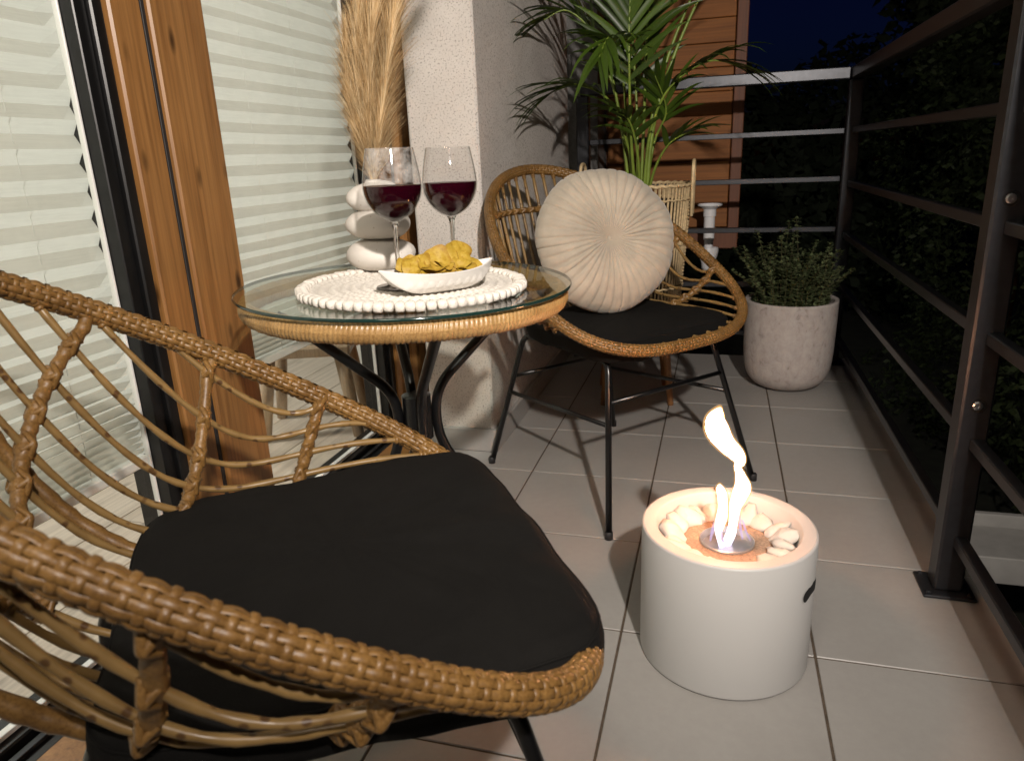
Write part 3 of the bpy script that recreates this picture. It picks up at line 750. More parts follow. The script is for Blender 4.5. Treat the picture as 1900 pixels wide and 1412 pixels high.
def binding(tfun, umax):
    """wrapped cross hoop that ties the canes together; tfun(u) gives the place along each cane"""
    us = [umax*(-1+2*i/60) for i in range(61)]
    pts = [cane_at(u, tfun(u)) for u in us]
    e0 = on_side(pts[0]); e1 = on_side(pts[-1])
    path = [e0]+pts+[e1]
    path = catmull(path, 4)
    Ls = 0; q = MB(); rad = []
    for i, p in enumerate(path):
        if i: Ls += (p-path[i-1]).length
        saw = (Ls/0.0135) % 1.0
        rad.append(0.0068+0.0017*(1-saw))
    # knots at cane crossings
    for i, p in enumerate(path):
        for cu in CANES:
            if abs(cu) <= umax+0.02:
                d = (p-cane_at(cu, tfun(cu))).length
                if d < 0.014: rad[i] += 0.0014*math.cos(d/0.014*PI/2)
    q.tube(path, rad, 10)
    # crossed strips lashing every cane
    for cu in CANES:
        if abs(cu) > umax+0.02: continue
        tt = tfun(cu); p = cane_at(cu, tt); c = (cane_at(cu, min(1, tt+0.03))-cane_at(cu, max(0, tt-0.03))).normalized()
        du = 0.03; t = (cane_at(min(0.97, cu+du), tfun(min(0.97, cu+du)))-cane_at(max(-0.97, cu-du), tfun(max(-0.97, cu-du)))).normalized()
        nn = t.cross(c).normalized()
        for sg in (-1, 1):
            for dg in (-1, 1):
                a = p+t*0.0105+c*dg*0.0062; e = p-t*0.0105-c*dg*0.0062; mdl = p+nn*sg*0.0132
                q.tube(catmull([a+nn*sg*0.0035, a*0.45+mdl*0.55+nn*sg*0.0022, mdl, e*0.45+mdl*0.55+nn*sg*0.0022, e+nn*sg*0.0035], 3), 0.0028, 6, ref=tuple(nn), flat=1.3)
    return q
def on_side(p):
    # nearest rim point
    best = None
    for i in range(720):
        r = rim_pt(2*PI*i/720); d = (r-p).length
        if best is None or d < best[0]: best = (d, r)
    return best[1]
# hoops: positions chosen by height / forward position on the shell
def t_at_x(u, x):
    c = cane_curve(u, 60)
    for i in range(60):
        if i == 0 and c[0].x > x: return 0.0
        if c[i].x <= x <= c[i+1].x: return (i+(x-c[i].x)/(c[i+1].x-c[i].x+1e-9))/60
    return 0.98
def t_for_line(x_rim, x_mid):
    return lambda u: t_at_x(u, x_mid+(x_rim-x_mid)*abs(u)**2.0)
def t_at_z(u, z):
    c = cane_curve(u, 80)
    for i in range(80):
        if c[i+1].z <= z: return (i+max(0, (c[i].z-z)/(c[i].z-c[i+1].z+1e-9)))/80
    return 0.5
BIND_FRONT = [binding(t_for_line(-0.083, -0.155), 0.93).mesh('binding', 'rattan'),
              binding(t_for_line(0.050, -0.030), 0.93).mesh('binding', 'rattan')]
BIND_SLOPE = binding(lambda u: t_at_z(u, 0.475+0.262*abs(u)), 0.80).mesh('binding', 'rattan')
BIND_BACK = binding(lambda u: t_at_z(u, 0.705), 0.66).mesh('binding', 'rattan')
def rib(sg):
    P0 = on_back(sg*0.50*CB)+Vector((-0.012, 0, -0.01)); q = MB()
    cv = bez(P0, Vector((P0.x+0.05, P0.y, 0.52)), Vector((P0.x+0.12, sg*0.14, 0.385)), Vector((0.02, sg*0.125, 0.398)), 60)
    Ls = 0; rad = []
    for i, p in enumerate(cv):
        if i: Ls += (p-cv[i-1]).length
        rad.append(0.0075+0.0020*(1-((Ls/0.012) % 1.0)))
    q.tube(cv, rad, 10); return q
RIB_ME = [rib(-1).mesh('wrapped_rib', 'rattan'), rib(1).mesh('wrapped_rib', 'rattan')]
# wraps tying cane ends to the rim
def end_wraps():
    q = MB()
    for u in CANES:
        c = cane_curve(u, 30)
        for e, nx in ((c[0], c[1]), (c[-1], c[-2])):
            d = (nx-e).normalized()
            for k in range(3):
                p = e+d*(0.010+0.0055*k); q.tube([p-d*0.0028, p, p+d*0.0028], [0.0048, 0.0066, 0.0048], 8)
    return q
ENDS_ME = end_wraps().mesh('end_wrap', 'rattan')
FX, FY, BX, BY = 0.245, 0.253, 0.293, 0.234
TOPZ = 0.382
def leg_parts():
    out = []
    def tb(name, pts, r=0.0078):
        q = MB(); q.tube(pts, r, 12); out.append((name, q.mesh(name, 'steel')))
    for s in (-1, 1):
        ft = Vector((0.150, s*0.172, TOPZ+0.012)); bt = Vector((-0.231, s*0.146, TOPZ))
        full = fillet([(FX, s*FY, 0), ft, bt, (-BX, s*BY, 0)], 0.035, 8)
        m = len(full)
        tb('leg', full[:9]); tb('seat_frame', full[8:m-8]); tb('leg', full[m-9:])
        # low side stretcher
        a = Vector((FX, s*FY, 0)).lerp(ft, 0.63); c = Vector((-BX, s*BY, 0)).lerp(bt, 0.57); tb('stretcher', [a, c], 0.0055)
    f = [Vector((FX, s*FY, 0)).lerp(Vector((0.150, s*0.172, TOPZ+0.012)), 0.755) for s in (-1, 1)]; tb('stretcher', f, 0.0055)
    f = [Vector((-BX, s*BY, 0)).lerp(Vector((-0.231, s*0.146, TOPZ)), 0.69) for s in (-1, 1)]; tb('stretcher', f, 0.0055)
    for x in (0.06, -0.17):
        tb('seat_frame', [(x, -0.150, TOPZ+0.003), (x, 0.150, TOPZ+0.003)], 0.0055)
    for sx, sy in ((FX, FY), (FX, -FY), (-BX, BY), (-BX, -BY)):
        q = MB(); q.lathe([(0.0095, 0.0005), (0.0095, 0.018), (0.008, 0.02)], 12, sx, sy, cap0=True); out.append(('foot_cap', q.mesh('foot_cap', 'seal')))
    return out
LEGS = leg_parts()
def make_chair(label, x, y, rz, group, back_binding):
    t = thing('rattan_chair', label, 'chair', (x, y, 0), rz, group)
    o = inst('woven_rim', RIM_ME, t); o['kind'] = 'stuff'
    inst('rim_core', CORE_ME, o)
    for me in CANE_ME: inst('cane', me, t)
    for me in BIND_FRONT+[back_binding]: inst('binding', me, t)
    inst('end_wrap', ENDS_ME, t)['kind'] = 'stuff'
    for me in RIB_ME: inst('wrapped_rib', me, t)
    for nm, me in LEGS: inst(nm, me, t)
    return t
G_CH = 'rattan chairs either side of the table'
CH1 = (-0.384, 0.560, 0.609); CH2 = (-0.234, 1.821, -0.712)
make_chair('near rattan chair with an empty black seat pad, seen from behind', *CH1, G_CH, BIND_SLOPE)
make_chair('rattan chair by the wall carrying the round beige pillow', *CH2, G_CH, BIND_BACK)

# seat pads
def seat_pad(label, pose, zt, sc=1.0, dx=0.0):
    t = thing('seat_cushion', label, 'cushion', (pose[0], pose[1], 0), pose[2], 'black seat pads on the rattan chairs')
    out = []
    # rounded trapezoid outline
    corners = [(dx+sc*cx_, sc*cy_) for cx_, cy_ in ((0.240, -0.238), (0.240, 0.238), (-0.180, 0.205), (-0.180, -0.205))]
    pl = []
    rad = [0.085, 0.085, 0.06, 0.06]
    for i, c in enumerate(corners):
        p = Vector((*c, 0)); a = (Vector((*corners[i-1], 0))-p); b_ = (Vector((*corners[(i+1) % 4], 0))-p); ra = rad[i]
        A = p+a.normalized()*ra; B = p+b_.normalized()*ra
        for k in range(9):
            tt = k/8; pl.append((1-tt)**2*A+2*tt*(1-tt)*p+tt*tt*B)
    pl2 = []
    for i in range(len(pl)):
        a, c = pl[i], pl[(i+1) % len(pl)]; m = max(1, int((c-a).length/0.02))
        for k in range(m): pl2.append(a.lerp(c, k/m))
    n = len(pl2); cen = Vector((0.03, 0, 0))
    prof = [(0.0, -0.009, 0.0), (0.5, -0.008, 0.0), (0.93, -0.005, 0), (0.98, 0.003, 0), (1.0, 0.016, 0), (1.002, 0.032, 0), (0.992, 0.044, 0), (0.965, 0.052, 0), (0.92, 0.0565, 0), (0.8, 0.060, 0), (0.5, 0.064, 0), (0.25, 0.0655, 0), (0.0, 0.066, 0)]
    q = MB(); rows = []
    for f, dz, _ in prof:
        rows.append([cen+(p-cen)*f+Vector((0, 0, zt-0.060+dz+(0.0022*math.sin(p.x*34+p.y*21)+0.0016*math.sin(p.y*47-p.x*15)+0.0012*math.sin(p.x*90+p.y*60))*f)) for p in pl2+[pl2[0]]])
    q.grid(rows); q.obj('pad', 'black_fabric', t)
    q = MB(); q.tube([cen+(p-cen)*0.985+Vector((0, 0, zt-0.0135+0.0022*math.sin(p.x*34+p.y*21)+0.0016*math.sin(p.y*47-p.x*15)+0.0012*math.sin(p.x*90+p.y*60))) for p in pl2], 0.0016, 6, closed=True); q.obj('piping', 'black_fabric', t)
    return t
seat_pad('black seat cushion on the near chair, large and empty', CH1, 0.475)
seat_pad('black seat cushion under the round beige pillow', CH2, 0.456, 0.93, -0.020)

# round pleated pillow
def pillow():
    t = thing('round_pillow', 'round beige velvet pillow with radial pleats leaning on the far chair', 'pillow')
    R = 0.184; NP = 40; q = MB()
    prof = [(0.0, 0.030), (0.05, 0.037), (0.14, 0.047), (0.3, 0.058), (0.5, 0.062), (0.68, 0.058), (0.82, 0.047), (0.92, 0.033), (0.98, 0.016), (1.0, 0.0)]
    seg = NP*8; ph = [U(-0.08, 0.08) for _ in range(NP)]; dp_ = [U(0.7, 1.2) for _ in range(NP)]
    def row(f, h, sgn):
        r = []
        for k in range(seg+1):
            a = 2*PI*k/seg; i = int(k/8) % NP; x = (k % 8)/8
            cr = abs(math.sin(PI*(x)))**0.38
            g = dp_[i]*0.0072*min(1, f*3.2)*(1-max(0, f-0.85)*4)
            rr = R*f*(1+0.012*math.sin(3*a+1)+0.008*math.sin(7*a)+(0.006*(cr-0.6) if f > 0.9 else 0))
            sw = 0.10*math.sin(f*2.5)+ph[i]*f*0.3
            r.append((rr*math.cos(a+sw), rr*math.sin(a+sw), sgn*(h-g*(1-cr))))
        return r
    rows = [row(f, h, 1) for f, h in prof]+[row(f, h*0.9, -1) for f, h in prof[::-1][1:]]
    q.grid(rows); o = q.obj('cover', 'velvet', t)
    q = MB(); q.lathe([(0.0, 0.026), (0.006, 0.027), (0.008, 0.031), (0.005, 0.0345), (0.0, 0.0355)], 16); q.obj('button', 'velvet', t)
    return t
pl = pillow()
# face normal: towards the chair front, leaning back
nrm = Vector((math.cos(CH2[2]), math.sin(CH2[2]), 0)); nrm = (nrm*0.93+Vector((-0.16, -0.35, 0.0))+Vector((0, 0, 0.33))).normalized()
zax = nrm; xax = Vector((0, 0, 1)).cross(zax).normalized(); yax = zax.cross(xax)
pl.matrix_world = Matrix.Translation((-0.276, 1.840, 0.638)) @ Matrix((xax, yax, zax)).transposed().to_4x4()

# ------------------------------------------------------------------ table
TX, TY, TZ, TILT = -0.526, 1.160, 0.6466, 0.0207
TT = thing('bistro_table', 'round glass topped rattan table with black bent legs', 'table', (TX, TY, 0))
def tz(x): return TZ-TILT*(x-TX)
TR = (0, TILT, 0)
q = MB(); q.lathe([(0.2895, 0.0), (0.001, 0.0)], 96); q.lathe([(0.001, -0.006), (0.2895, -0.006)], 96)
q.obj('glass_top', 'table_glass', TT, False, (0, 0, TZ), TR)
q = MB(); q.lathe([(0.2890, -0.0058), (0.2905, -0.005), (0.2912, -0.003), (0.2905, -0.001), (0.2890, -0.0002)], 128); q.obj('glass_edge', 'glass_edge', TT, True, (0, 0, TZ), TR)
def table_rim():
    q = MB(); K = 232; R = 0.270; hr, vr = 0.0125, 0.0165; rows = []
    for k in range(K*4+1):
        x = (k % 4); a = 2*PI*k/(K*4)
        bl = (0.0, 0.0016, 0.0019, 0.0012)[x]+0.0004*math.sin(k*0.37)
        row = []
        for m in range(17):
            ph = 2*PI*m/16; aa = a+0.010*math.sin(ph)
            rr = R+(hr+bl)*math.cos(ph); row.append((rr*math.cos(aa), rr*math.sin(aa), (vr+bl)*math.sin(ph)))
        rows.append(row)
    q.grid(rows); return q
o = table_rim().obj('rattan_rim', 'table_rattan', TT, True, (0, 0, TZ-0.0238), TR); o['kind'] = 'stuff'
for k in range(6):
    a = 2*PI*k/6+0.3; q = MB(); q.lathe([(0.006, 0), (0.006, 0.0035)], 12, cap1=True); q.obj('bumper', 'wine_glass', TT, False, (0.262*math.cos(a), 0.262*math.sin(a), TZ-0.0098-TILT*0.262*math.cos(a)))
view = math.atan2(TY, TX)
for k in range(4):
    a = view+PI/2*k+PI+0.20
    d = Vector((math.cos(a), math.sin(a), 0)); Z = Vector((0, 0, 1))
    pts = fillet([d*0.225+Z*0.612, d*0.205+Z*0.600, d*0.036+Z*0.445, d*0.036+Z*0.345, d*0.125+Z*0.20, d*0.235+Z*0.012], 0.045, 7)
    q = MB(); q.tube(pts, 0.0095, 14); q.obj('leg', 'steel', TT)
    q = MB(); q.lathe([(0.013, 0.001), (0.013, 0.012), (0.010, 0.016)], 14, d.x*0.235, d.y*0.235, cap0=True); q.obj('foot', 'seal', TT, False)
q = MB(); q.lathe([(0.020, 0.352), (0.027, 0.355), (0.027, 0.438), (0.020, 0.441)], 24, cap0=True, cap1=True); q.obj('hub', 'steel', TT, True, auto=40)

# ------------------------------------------------------------------ things on the table
MX, MY = -0.487, 1.098; MZ = tz(MX)
mat_t = thing('placemat', 'round white rope placemat with a scalloped beaded edge', 'placemat', (MX, MY, MZ), rot=TR)
def mat_top():
    q = MB(); rows = []; NR = 60; NA = 240; R = 0.172
    for i in range(NR+1):
        f = i/NR; r = max(0.0005, R*f); row = []
        for k in range(NA+1):
            a = 2*PI*k/NA
            ring = abs(math.sin(PI*f*10)); rad = abs(math.sin(a*30+(int(f*10) % 2)*PI/2+0.6*math.sin(f*30)))
            z = 0.0068+0.0046*ring*(0.35+0.65*rad)
            if f > 0.98: z = 0.003
            row.append((r*math.cos(a), r*math.sin(a), z))
        rows.append(row)
    q.grid(rows); return q
mat_top().obj('woven_centre', 'rope', mat_t)
q = MB(); q.lathe([(0.0005, 0.0006), (0.174, 0.0006), (0.174, 0.005)], 64); q.obj('backing', 'rope', mat_t, False)
def bead(seed):
    random.seed(seed); q = MB(); rows = []
    for i in range(7):
        v = -PI/2+PI*i/6; row = []
        for k in range(11):
            a = 2*PI*k/10; c = math.cos(v); e = 0.55
            f = lambda s: math.copysign(abs(s)**e, s)
            row.append((0.0110*f(math.cos(a))*abs(c)**e, 0.0073*f(math.sin(a))*abs(c)**e, 0.0074*f(math.sin(v))+0.0007*math.sin(a*3+i)))
        rows.append(row)
    q.grid(rows); return q.mesh('edge_bead', 'rope')
BE = [bead(i) for i in range(4)]
random.seed(11)
nb = 74
for k in range(nb):
    a = 2*PI*(k+U(-0.08, 0.08))/nb; r = 0.1795+U(-0.0015, 0.0015)
    inst('edge_bead', BE[k % 4], mat_t, (r*math.cos(a), r*math.sin(a), 0.0080+U(-0.0004, 0.0006)), (0, 0, a+U(-0.06, 0.06)), (1, U(0.97, 1.06), U(0.95, 1.08)))
def on_mat(x, y, dz=0.0108): return (x, y, tz(x)+dz)

def wine_glass(label, x, y, rz, bowl_mat='wine_glass'):
    t = thing('wine_glass', label, 'wine glass', on_mat(x, y, 0.0112), rz, 'wine glasses on the table', rot=(0, TILT*0.5, rz))
    q = MB()
    bowl_o = [(0.0035, 0.102), (0.012, 0.105), (0.024, 0.112), (0.035, 0.123), (0.0425, 0.137), (0.0456, 0.150), (0.0455, 0.163), (0.0430, 0.182), (0.0395, 0.200), (0.0368, 0.2135)]
    bowl_o = [(v.x, v.z) for v in catmull([(r, 0, z) for r, z in bowl_o], 4)]
    bowl_i = [(max(0.0005, r-0.0011), z+0.0010) for r, z in bowl_o[::-1]]
    q.lathe(bowl_o+[(0.0363, 0.2141)]+[(r, min(z, 0.2138)) for r, z in bowl_i], 64); q.obj('bowl', bowl_mat, t)
    q = MB(); st_ = [(0.0365, 0.0008), (0.0368, 0.0016), (0.030, 0.0030), (0.016, 0.0052), (0.0075, 0.0085), (0.0045, 0.0145), (0.0036, 0.030), (0.0034, 0.060), (0.0037, 0.085), (0.0050, 0.097), (0.0085, 0.1025)]
    st_ = [(v.x, v.z) for v in catmull([(r, 0, z) for r, z in st_], 3)]
    q.lathe(st_, 32, cap0=True, cap1=True); q.obj('stem', 'stem_glass', t)
    q = MB(); wz = 0.1585
    prof = [(max(0.0008, r-0.0014), z+0.0012) for r, z in bowl_o if z < wz-0.0015]
    q.lathe([(0.0008, 0.1032)]+prof+[(0.0443, wz), (0.0430, wz-0.0006), (0.001, wz-0.0006)], 64); q.obj('red_wine', 'wine', t, True, auto=50)
    return t
G1 = (-0.494, 1.062); G2 = (-0.437, 1.168)
wine_glass('steamed up glass of red wine in front of the stone vase', G1[0], G1[1], 0.3, 'fogged_glass')
wine_glass('clear glass of red wine standing behind the chip dish', G2[0], G2[1], 1.4)

# stone stack vase
SV = (-0.600, 1.222)
sv = thing('stone_vase', 'white speckled vase shaped like three stacked pebbles', 'vase', on_mat(SV[0], SV[1], 0.0115))
def pebble_mesh(name, rx, ry, rz, e, seed, matn, rings=14, seg=28, wob=0.03):
    rr = random.Random(seed); p1, p2, p3 = rr.uniform(0, 6), rr.uniform(0, 6), rr.uniform(0, 6)
    q = MB(); rows = []
    for i in range(rings+1):
        v = -PI/2+PI*i/rings; row = []
        for k in range(seg+1):
            a = 2*PI*k/seg; c = math.cos(v); s = math.sin(v)
            g = 1+wob*math.sin(2*a+p1)+wob*math.sin(3*a+p2+2*v)
            cc = abs(c)**e; ss = math.copysign(abs(s)**e, s)
            row.append((rx*cc*math.cos(a)*g, ry*cc*math.sin(a)*g, rz*s*(1+wob*math.sin(a+p3))))
        rows.append(row)
    q.grid(rows); return q.mesh(name, matn)
inst('stone', pebble_mesh('stone', 0.0635, 0.056, 0.0295, 0.80, 1, 'stone'), sv, (0, 0, 0.0295))
inst('stone', pebble_mesh('stone', 0.060, 0.051, 0.0285, 0.85, 2, 'stone'), sv, (0.000, 0.0, 0.0835), (0, 0.05, 0.4))
inst('stone', pebble_mesh('stone', 0.050, 0.045, 0.0265, 0.88, 3, 'stone'), sv, (-0.006, 0.004, 0.1330), (0, -0.12, 0.8))
q = MB(); q.lathe([(0.014, 0.150), (0.016, 0.1575), (0.013, 0.1625), (0.010, 0.158)], 20, -0.004, 0.004); q.obj('neck', 'stone', sv)

# pampas grass: plumes of fine hairs
pg = thing('pampas_grass', 'bunch of dried beige pampas plumes in the stone vase', 'dried grass', (SV[0]-0.004, SV[1]+0.004, sv.location.z+0.150))
def plume(path, n, lmax, seed):
    rr = random.Random(seed); cv = catmull(path, 14); q = MB()
    st_ = MB(); st_.tube(cv, [0.0016*(1-0.7*i/len(cv)) for i in range(len(cv))], 6); stem = st_.obj('stem', 'pampas_stem', pg)
    m = len(cv)
    vs = []; fs = []
    for _ in range(n):
        f = 0.02+0.96*rr.random()**0.95; i = int(f*(m-2)); p = cv[i].lerp(cv[i+1], rr.random()); t = (cv[i+1]-cv[i]).normalized()
        a = rr.uniform(0, 2*PI); s1 = t.orthogonal().normalized(); s2 = t.cross(s1); side = math.cos(a)*s1+math.sin(a)*s2
        L = lmax*rr.uniform(0.45, 1.0)*(0.62+0.38*math.sin(PI*min(1, f*1.05)))
        sp = rr.uniform(0.10, 0.55); w_ = rr.uniform(0.0003, 0.0006)
        wd = t.cross(side); pts = []
        for k in range(5):
            x = k/4; pts.append(p+t*L*x*(1-0.10*x)+side*L*sp*x*(0.55+0.45*x)+Vector((0, 0, -0.12*L*x*x*sp*2)))
        o = len(vs)
        for k, pp in enumerate(pts):
            ww = w_*(1-0.75*k/4); vs += [tuple(pp-wd*ww), tuple(pp+wd*ww)]
        for k in range(4): fs.append((o+2*k, o+2*k+1, o+2*k+3, o+2*k+2))
    me = bpy.data.meshes.new('plume'); me.from_pydata(vs, [], fs); me.materials.append(MT['pampas']); me.materials.append(MT['pampas_dark']); me.materials.append(MT['pampas_light'])
    hm = [rr.choice((0, 0, 1, 2)) for _ in range(n)]; me.polygons.foreach_set('material_index', [hm[k//4] for k in range(4*n)])
    ob = bpy.data.objects.new('plume', me); C.objects.link(ob); ob.parent = stem; ob['kind'] = 'stuff'
for i, (pth, n, lm) in enumerate([
    ([(0, 0, 0), (0.004, 0.0, 0.10), (0.020, 0.002, 0.24), (0.075, 0.01, 0.38), (0.17, 0.02, 0.50)], 3800, 0.150),
    ([(0, 0, 0), (-0.010, 0.004, 0.08), (-0.012, 0.006, 0.20), (0.012, 0.01, 0.36), (0.05, 0.01, 0.46)], 3800, 0.140),
    ([(0, 0, 0), (0.018, -0.006, 0.07), (0.042, -0.006, 0.17), (0.075, -0.002, 0.29), (0.14, 0.0, 0.40)], 3400, 0.130),
    ([(0, 0, 0), (-0.014, 0.0, 0.06), (-0.026, 0.0, 0.12), (-0.030, 0.0, 0.19), (-0.026, 0.0, 0.26)], 2000, 0.090),
    ([(0, 0, 0), (0.016, 0.010, 0.06), (0.030, 0.016, 0.15), (0.048, 0.02, 0.26), (0.08, 0.02, 0.38)], 2400, 0.125)]):
    plume(pth, n, lm, 20+i)

# chip dish
DX, DY = -0.415, 1.036
dish_a = math.atan2(1.148-1.004, -0.365+0.487)
dish = thing('serving_dish', 'white leaf shaped porcelain dish holding the chips', 'dish', on_mat(DX, DY, 0.0112), dish_a, rot=(0, TILT*0.6, dish_a))
HL, HW = 0.100, 0.047
def dish_pt(u, v, inner):
    wv = HW*(1-abs(u)**2.1)+0.0008
    rimz = 0.0335+0.0085*abs(u)**2.5
    x = u*HL*(0.60+0.40*abs(v)**0.8 if True else 1); 
    y = v*wv
    dep = abs(v)**2.3
    edge = max(abs(v)**2.6, abs(u)**3.0)
    z0 = 0.0045 if inner else 0.0005
    z = z0+(rimz-z0)*edge
    x = u*HL
    if inner: x *= 0.975; y *= 0.955
    else: z = max(0.0005, z-0.0004)
    return (x, y, z+(0.0006 if inner else 0))
def dish_mesh():
    q = MB(); nu, nv = 44, 22
    for inner in (False, True):
        rows = [[dish_pt(-1+2*i/nu, -1+2*j/nv, inner) for j in range(nv+1)] for i in range(nu+1)]
        q.grid(rows)
    # rim strip
    for s in (-1, 1):
        q.grid([[dish_pt(-1+2*i/nu, s, False) for i in range(nu+1)], [dish_pt(-1+2*i/nu, s, True) for i in range(nu+1)]])
    return q
dish_mesh().obj('bowl', 'porcelain', dish)
def scallop():
    q = MB()
    for s in (-1, 1):
        for k in range(9):
            u = -0.62+1.24*k/8
            # small raised petal on the flank, following the outer surface
            rows = []
            for i in range(5):
                v = s*(0.66+0.22*i/4); row = []
                for j in range(7):
                    uu = u+0.072*(j/3-1)*(1-0.55*(i/4)**2); p = Vector(dish_pt(uu, v, False))
                    hgt = 0.0012*math.cos((j/3-1)*PI/2)*math.sin(PI*min(1, 0.15+0.85*i/4))
                    row.append(p+Vector((0, s*0.75, -0.65))*(hgt+0.0002))
                rows.append(row)
            q.grid(rows)
    return q
scallop().obj('scallop_relief', 'porcelain', dish)
def chip_mesh(seed):
    rr = random.Random(seed); q = MB(); rows = []; R = rr.uniform(0.019, 0.026); k1 = rr.choice((-1, 1))*rr.uniform(3, 9); k2 = rr.uniform(-9, 9); p1, p2 = rr.uniform(0, 6), rr.uniform(0, 6)
    top = []; 
    def pt(f, a, off):
        r = R*f*(1+0.10*math.sin(2*a+p1)+0.05*math.sin(5*a+p2)); x, y = r*math.cos(a)*1.12, r*math.sin(a)*0.92
        z = k1*x*x+k2*y*y+0.0042*math.sin(3*a+p1)*f**2.5+0.0006*math.sin(5*a+p2)*f**2+0.0005*math.sin(x*430+p2)+off
        return (x, y, z)
    nr, na = 8, 28
    for off in (0.0003, -0.0003):
        rows = [[pt(max(0.01, i/nr), 2*PI*k/na, off) for k in range(na+1)] for i in range(nr+1)]
        q.grid(rows)
    q.grid([[pt(1, 2*PI*k/na, 0.0003) for k in range(na+1)], [pt(1, 2*PI*k/na, -0.0003) for k in range(na+1)]])
    return q.mesh('potato_chip', 'chip')
CHIPS = [chip_mesh(40+i) for i in range(8)]
Md = Matrix.Translation(dish.location) @ Matrix.Rotation(dish_a, 4, 'Z')
crng = random.Random(5)
cl = []
for layer, (n, zz, su, yy) in enumerate(((9, 0.029, 0.050, 0.007), (10, 0.036, 0.052, -0.007), (9, 0.041, 0.049, 0.004), (8, 0.044, 0.043, -0.006))):
    for k in range(n):
        cl.append((-su+2*su*k/(n-1)+crng.uniform(-0.006, 0.006), yy+crng.uniform(-0.006, 0.006), zz+crng.uniform(-0.002, 0.004), crng.uniform(0.25, 1.05) if layer else crng.uniform(-0.2, 0.3), crng.uniform(-0.45, 0.45), crng.uniform(0, 6.28), crng.uniform(0.68, 0.86)))
cl.append((0.036, -0.002, 0.056, 1.15, 0.15, -0.1, 1.08))
cl.append((0.046, 0.006, 0.050, 0.9, 0.5, 0.6, 0.85))
cl.append((-0.006, -0.010, 0.050, 1.0, -0.2, 0.2, 0.88))
cl.append((-0.036, -0.006, 0.045, 0.9, -0.5, 0.4, 0.82))
for i, (x, y, z, rx, ry, rz, s) in enumerate(cl):
    o = inst('potato_chip', CHIPS[i % 8], None, (0, 0, 0)); o.matrix_world = Md @ Matrix.Translation((x, y, z)) @ Matrix.Rotation(rx, 4, 'X') @ Matrix.Rotation(ry, 4, 'Y') @ Matrix.Rotation(rz, 4, 'Z') @ Matrix.Scale(s, 4)
    big = (i == len(cl)-4)
    tag(o, 'largest curled yellow chip standing upright at the right of the heap' if big else 'wavy golden potato chip heaped in the white leaf shaped dish', 'potato chip', 'potato chips in the dish')

# ------------------------------------------------------------------ fire pit
FPX, FPY, FR, FH = 0.036, 1.141, 0.1435, 0.243
fp = thing('fire_pit', 'white cylindrical fire pit with a burning flame', 'fire pit', (FPX, FPY, 0))
q = MB(); q.lathe([(FR-0.004, 0.0015), (FR-0.001, 0.0025), (FR, 0.006), (FR, FH-0.004), (FR-0.0012, FH-0.001), (FR-0.004, FH)], 96); q.obj('body', 'pit_white', fp, True, auto=60)
q = MB(); q.lathe([(FR-0.0042, FH), (FR-0.0225, FH+0.0002), (FR-0.0242, FH-0.0008), (FR-0.0252, FH-0.003), (FR-0.031, FH-0.036), (FR-0.036, FH-0.040)], 96); q.obj('rim', 'pit_white', fp, True, auto=60)
q = MB(); q.lathe([(FR-0.035, FH-0.040), (0.070, FH-0.041), (0.0005, FH-0.041)], 64); q.obj('inner_plate', 'pit_white', fp, False)
q = MB(); q.lathe([(0.078, FH-0.0405), (0.077, FH-0.036), (0.068, FH-0.033), (0.046, FH-0.033), (0.044, FH-0.037)], 64); q.obj('wool_ring', 'pit_wool', fp)
q = MB(); q.lathe([(0.0455, FH-0.038), (0.0455, FH-0.030), (0.0435, FH-0.029), (0.042, FH-0.032), (0.040, FH-0.040), (0.0005, FH-0.040)], 48); q.obj('burner_cup', 'burner', fp, True, auto=40)
# carrying slot, uncut: a black patch paints its inside shade
def slot(inner):
    q = MB(); L, Hh = (0.030, 0.0105) if inner else (0.0318, 0.0123); rows_o = []; 
    rr_ = FR+(0.0011 if inner else 0.0007); pts = []
    for k in range(32):
        a = 2*PI*k/32; x = (L-Hh)*(1 if math.cos(a) > 0 else -1)+Hh*math.cos(a); zz = Hh*math.sin(a); pts.append((x, zz))
    a0 = math.radians(-24); zc = 0.168
    cyl = lambda x, zz, r: (r*math.cos(a0+x/FR), r*math.sin(a0+x/FR), zc+zz)
    vs = [cyl(x, z_, rr_) for x, z_ in pts]
    rows = []
    for f in (1.0, 0.66, 0.33, 0.0):
        rows.append([cyl(x if False else x*f if abs(x) < 1 else x, z_*f, rr_) for x, z_ in pts+[pts[0]]])
    q.grid(rows); return q
slot(False).obj('slot_edge', 'pit_white', fp); slot(True).obj('carry_slot_shade', 'hole_shade', fp)
# engraved round warning signs on the plate
for ex, ey in ((0.030, -0.092), (0.052, -0.082)):
    q = MB(); e = Vector((ex, ey, FH-0.0355)); ring = [e+Vector((0.0085*math.cos(2*PI*k/24), 0.0085*math.sin(2*PI*k/24), 0)) for k in range(24)]
    q.tube(ring, 0.0008, 5, closed=True); q.tube([e+Vector((-0.006, 0.006, 0)), e+Vector((0.006, -0.006, 0))], 0.0008, 5)
    q.tube([e+Vector((-0.003, -0.004, 0)), e+Vector((0, 0.003, 0)), e+Vector((0.003, -0.004, 0))], 0.0007, 5); q.obj('warning_sign', 'emblem', fp)
q = MB(); q.bbox(0.016, 0.066, -0.104, -0.070, FH-0.0405, FH-0.0362, 0.001); q.obj('sign_plate', 'pit_white', fp, False)
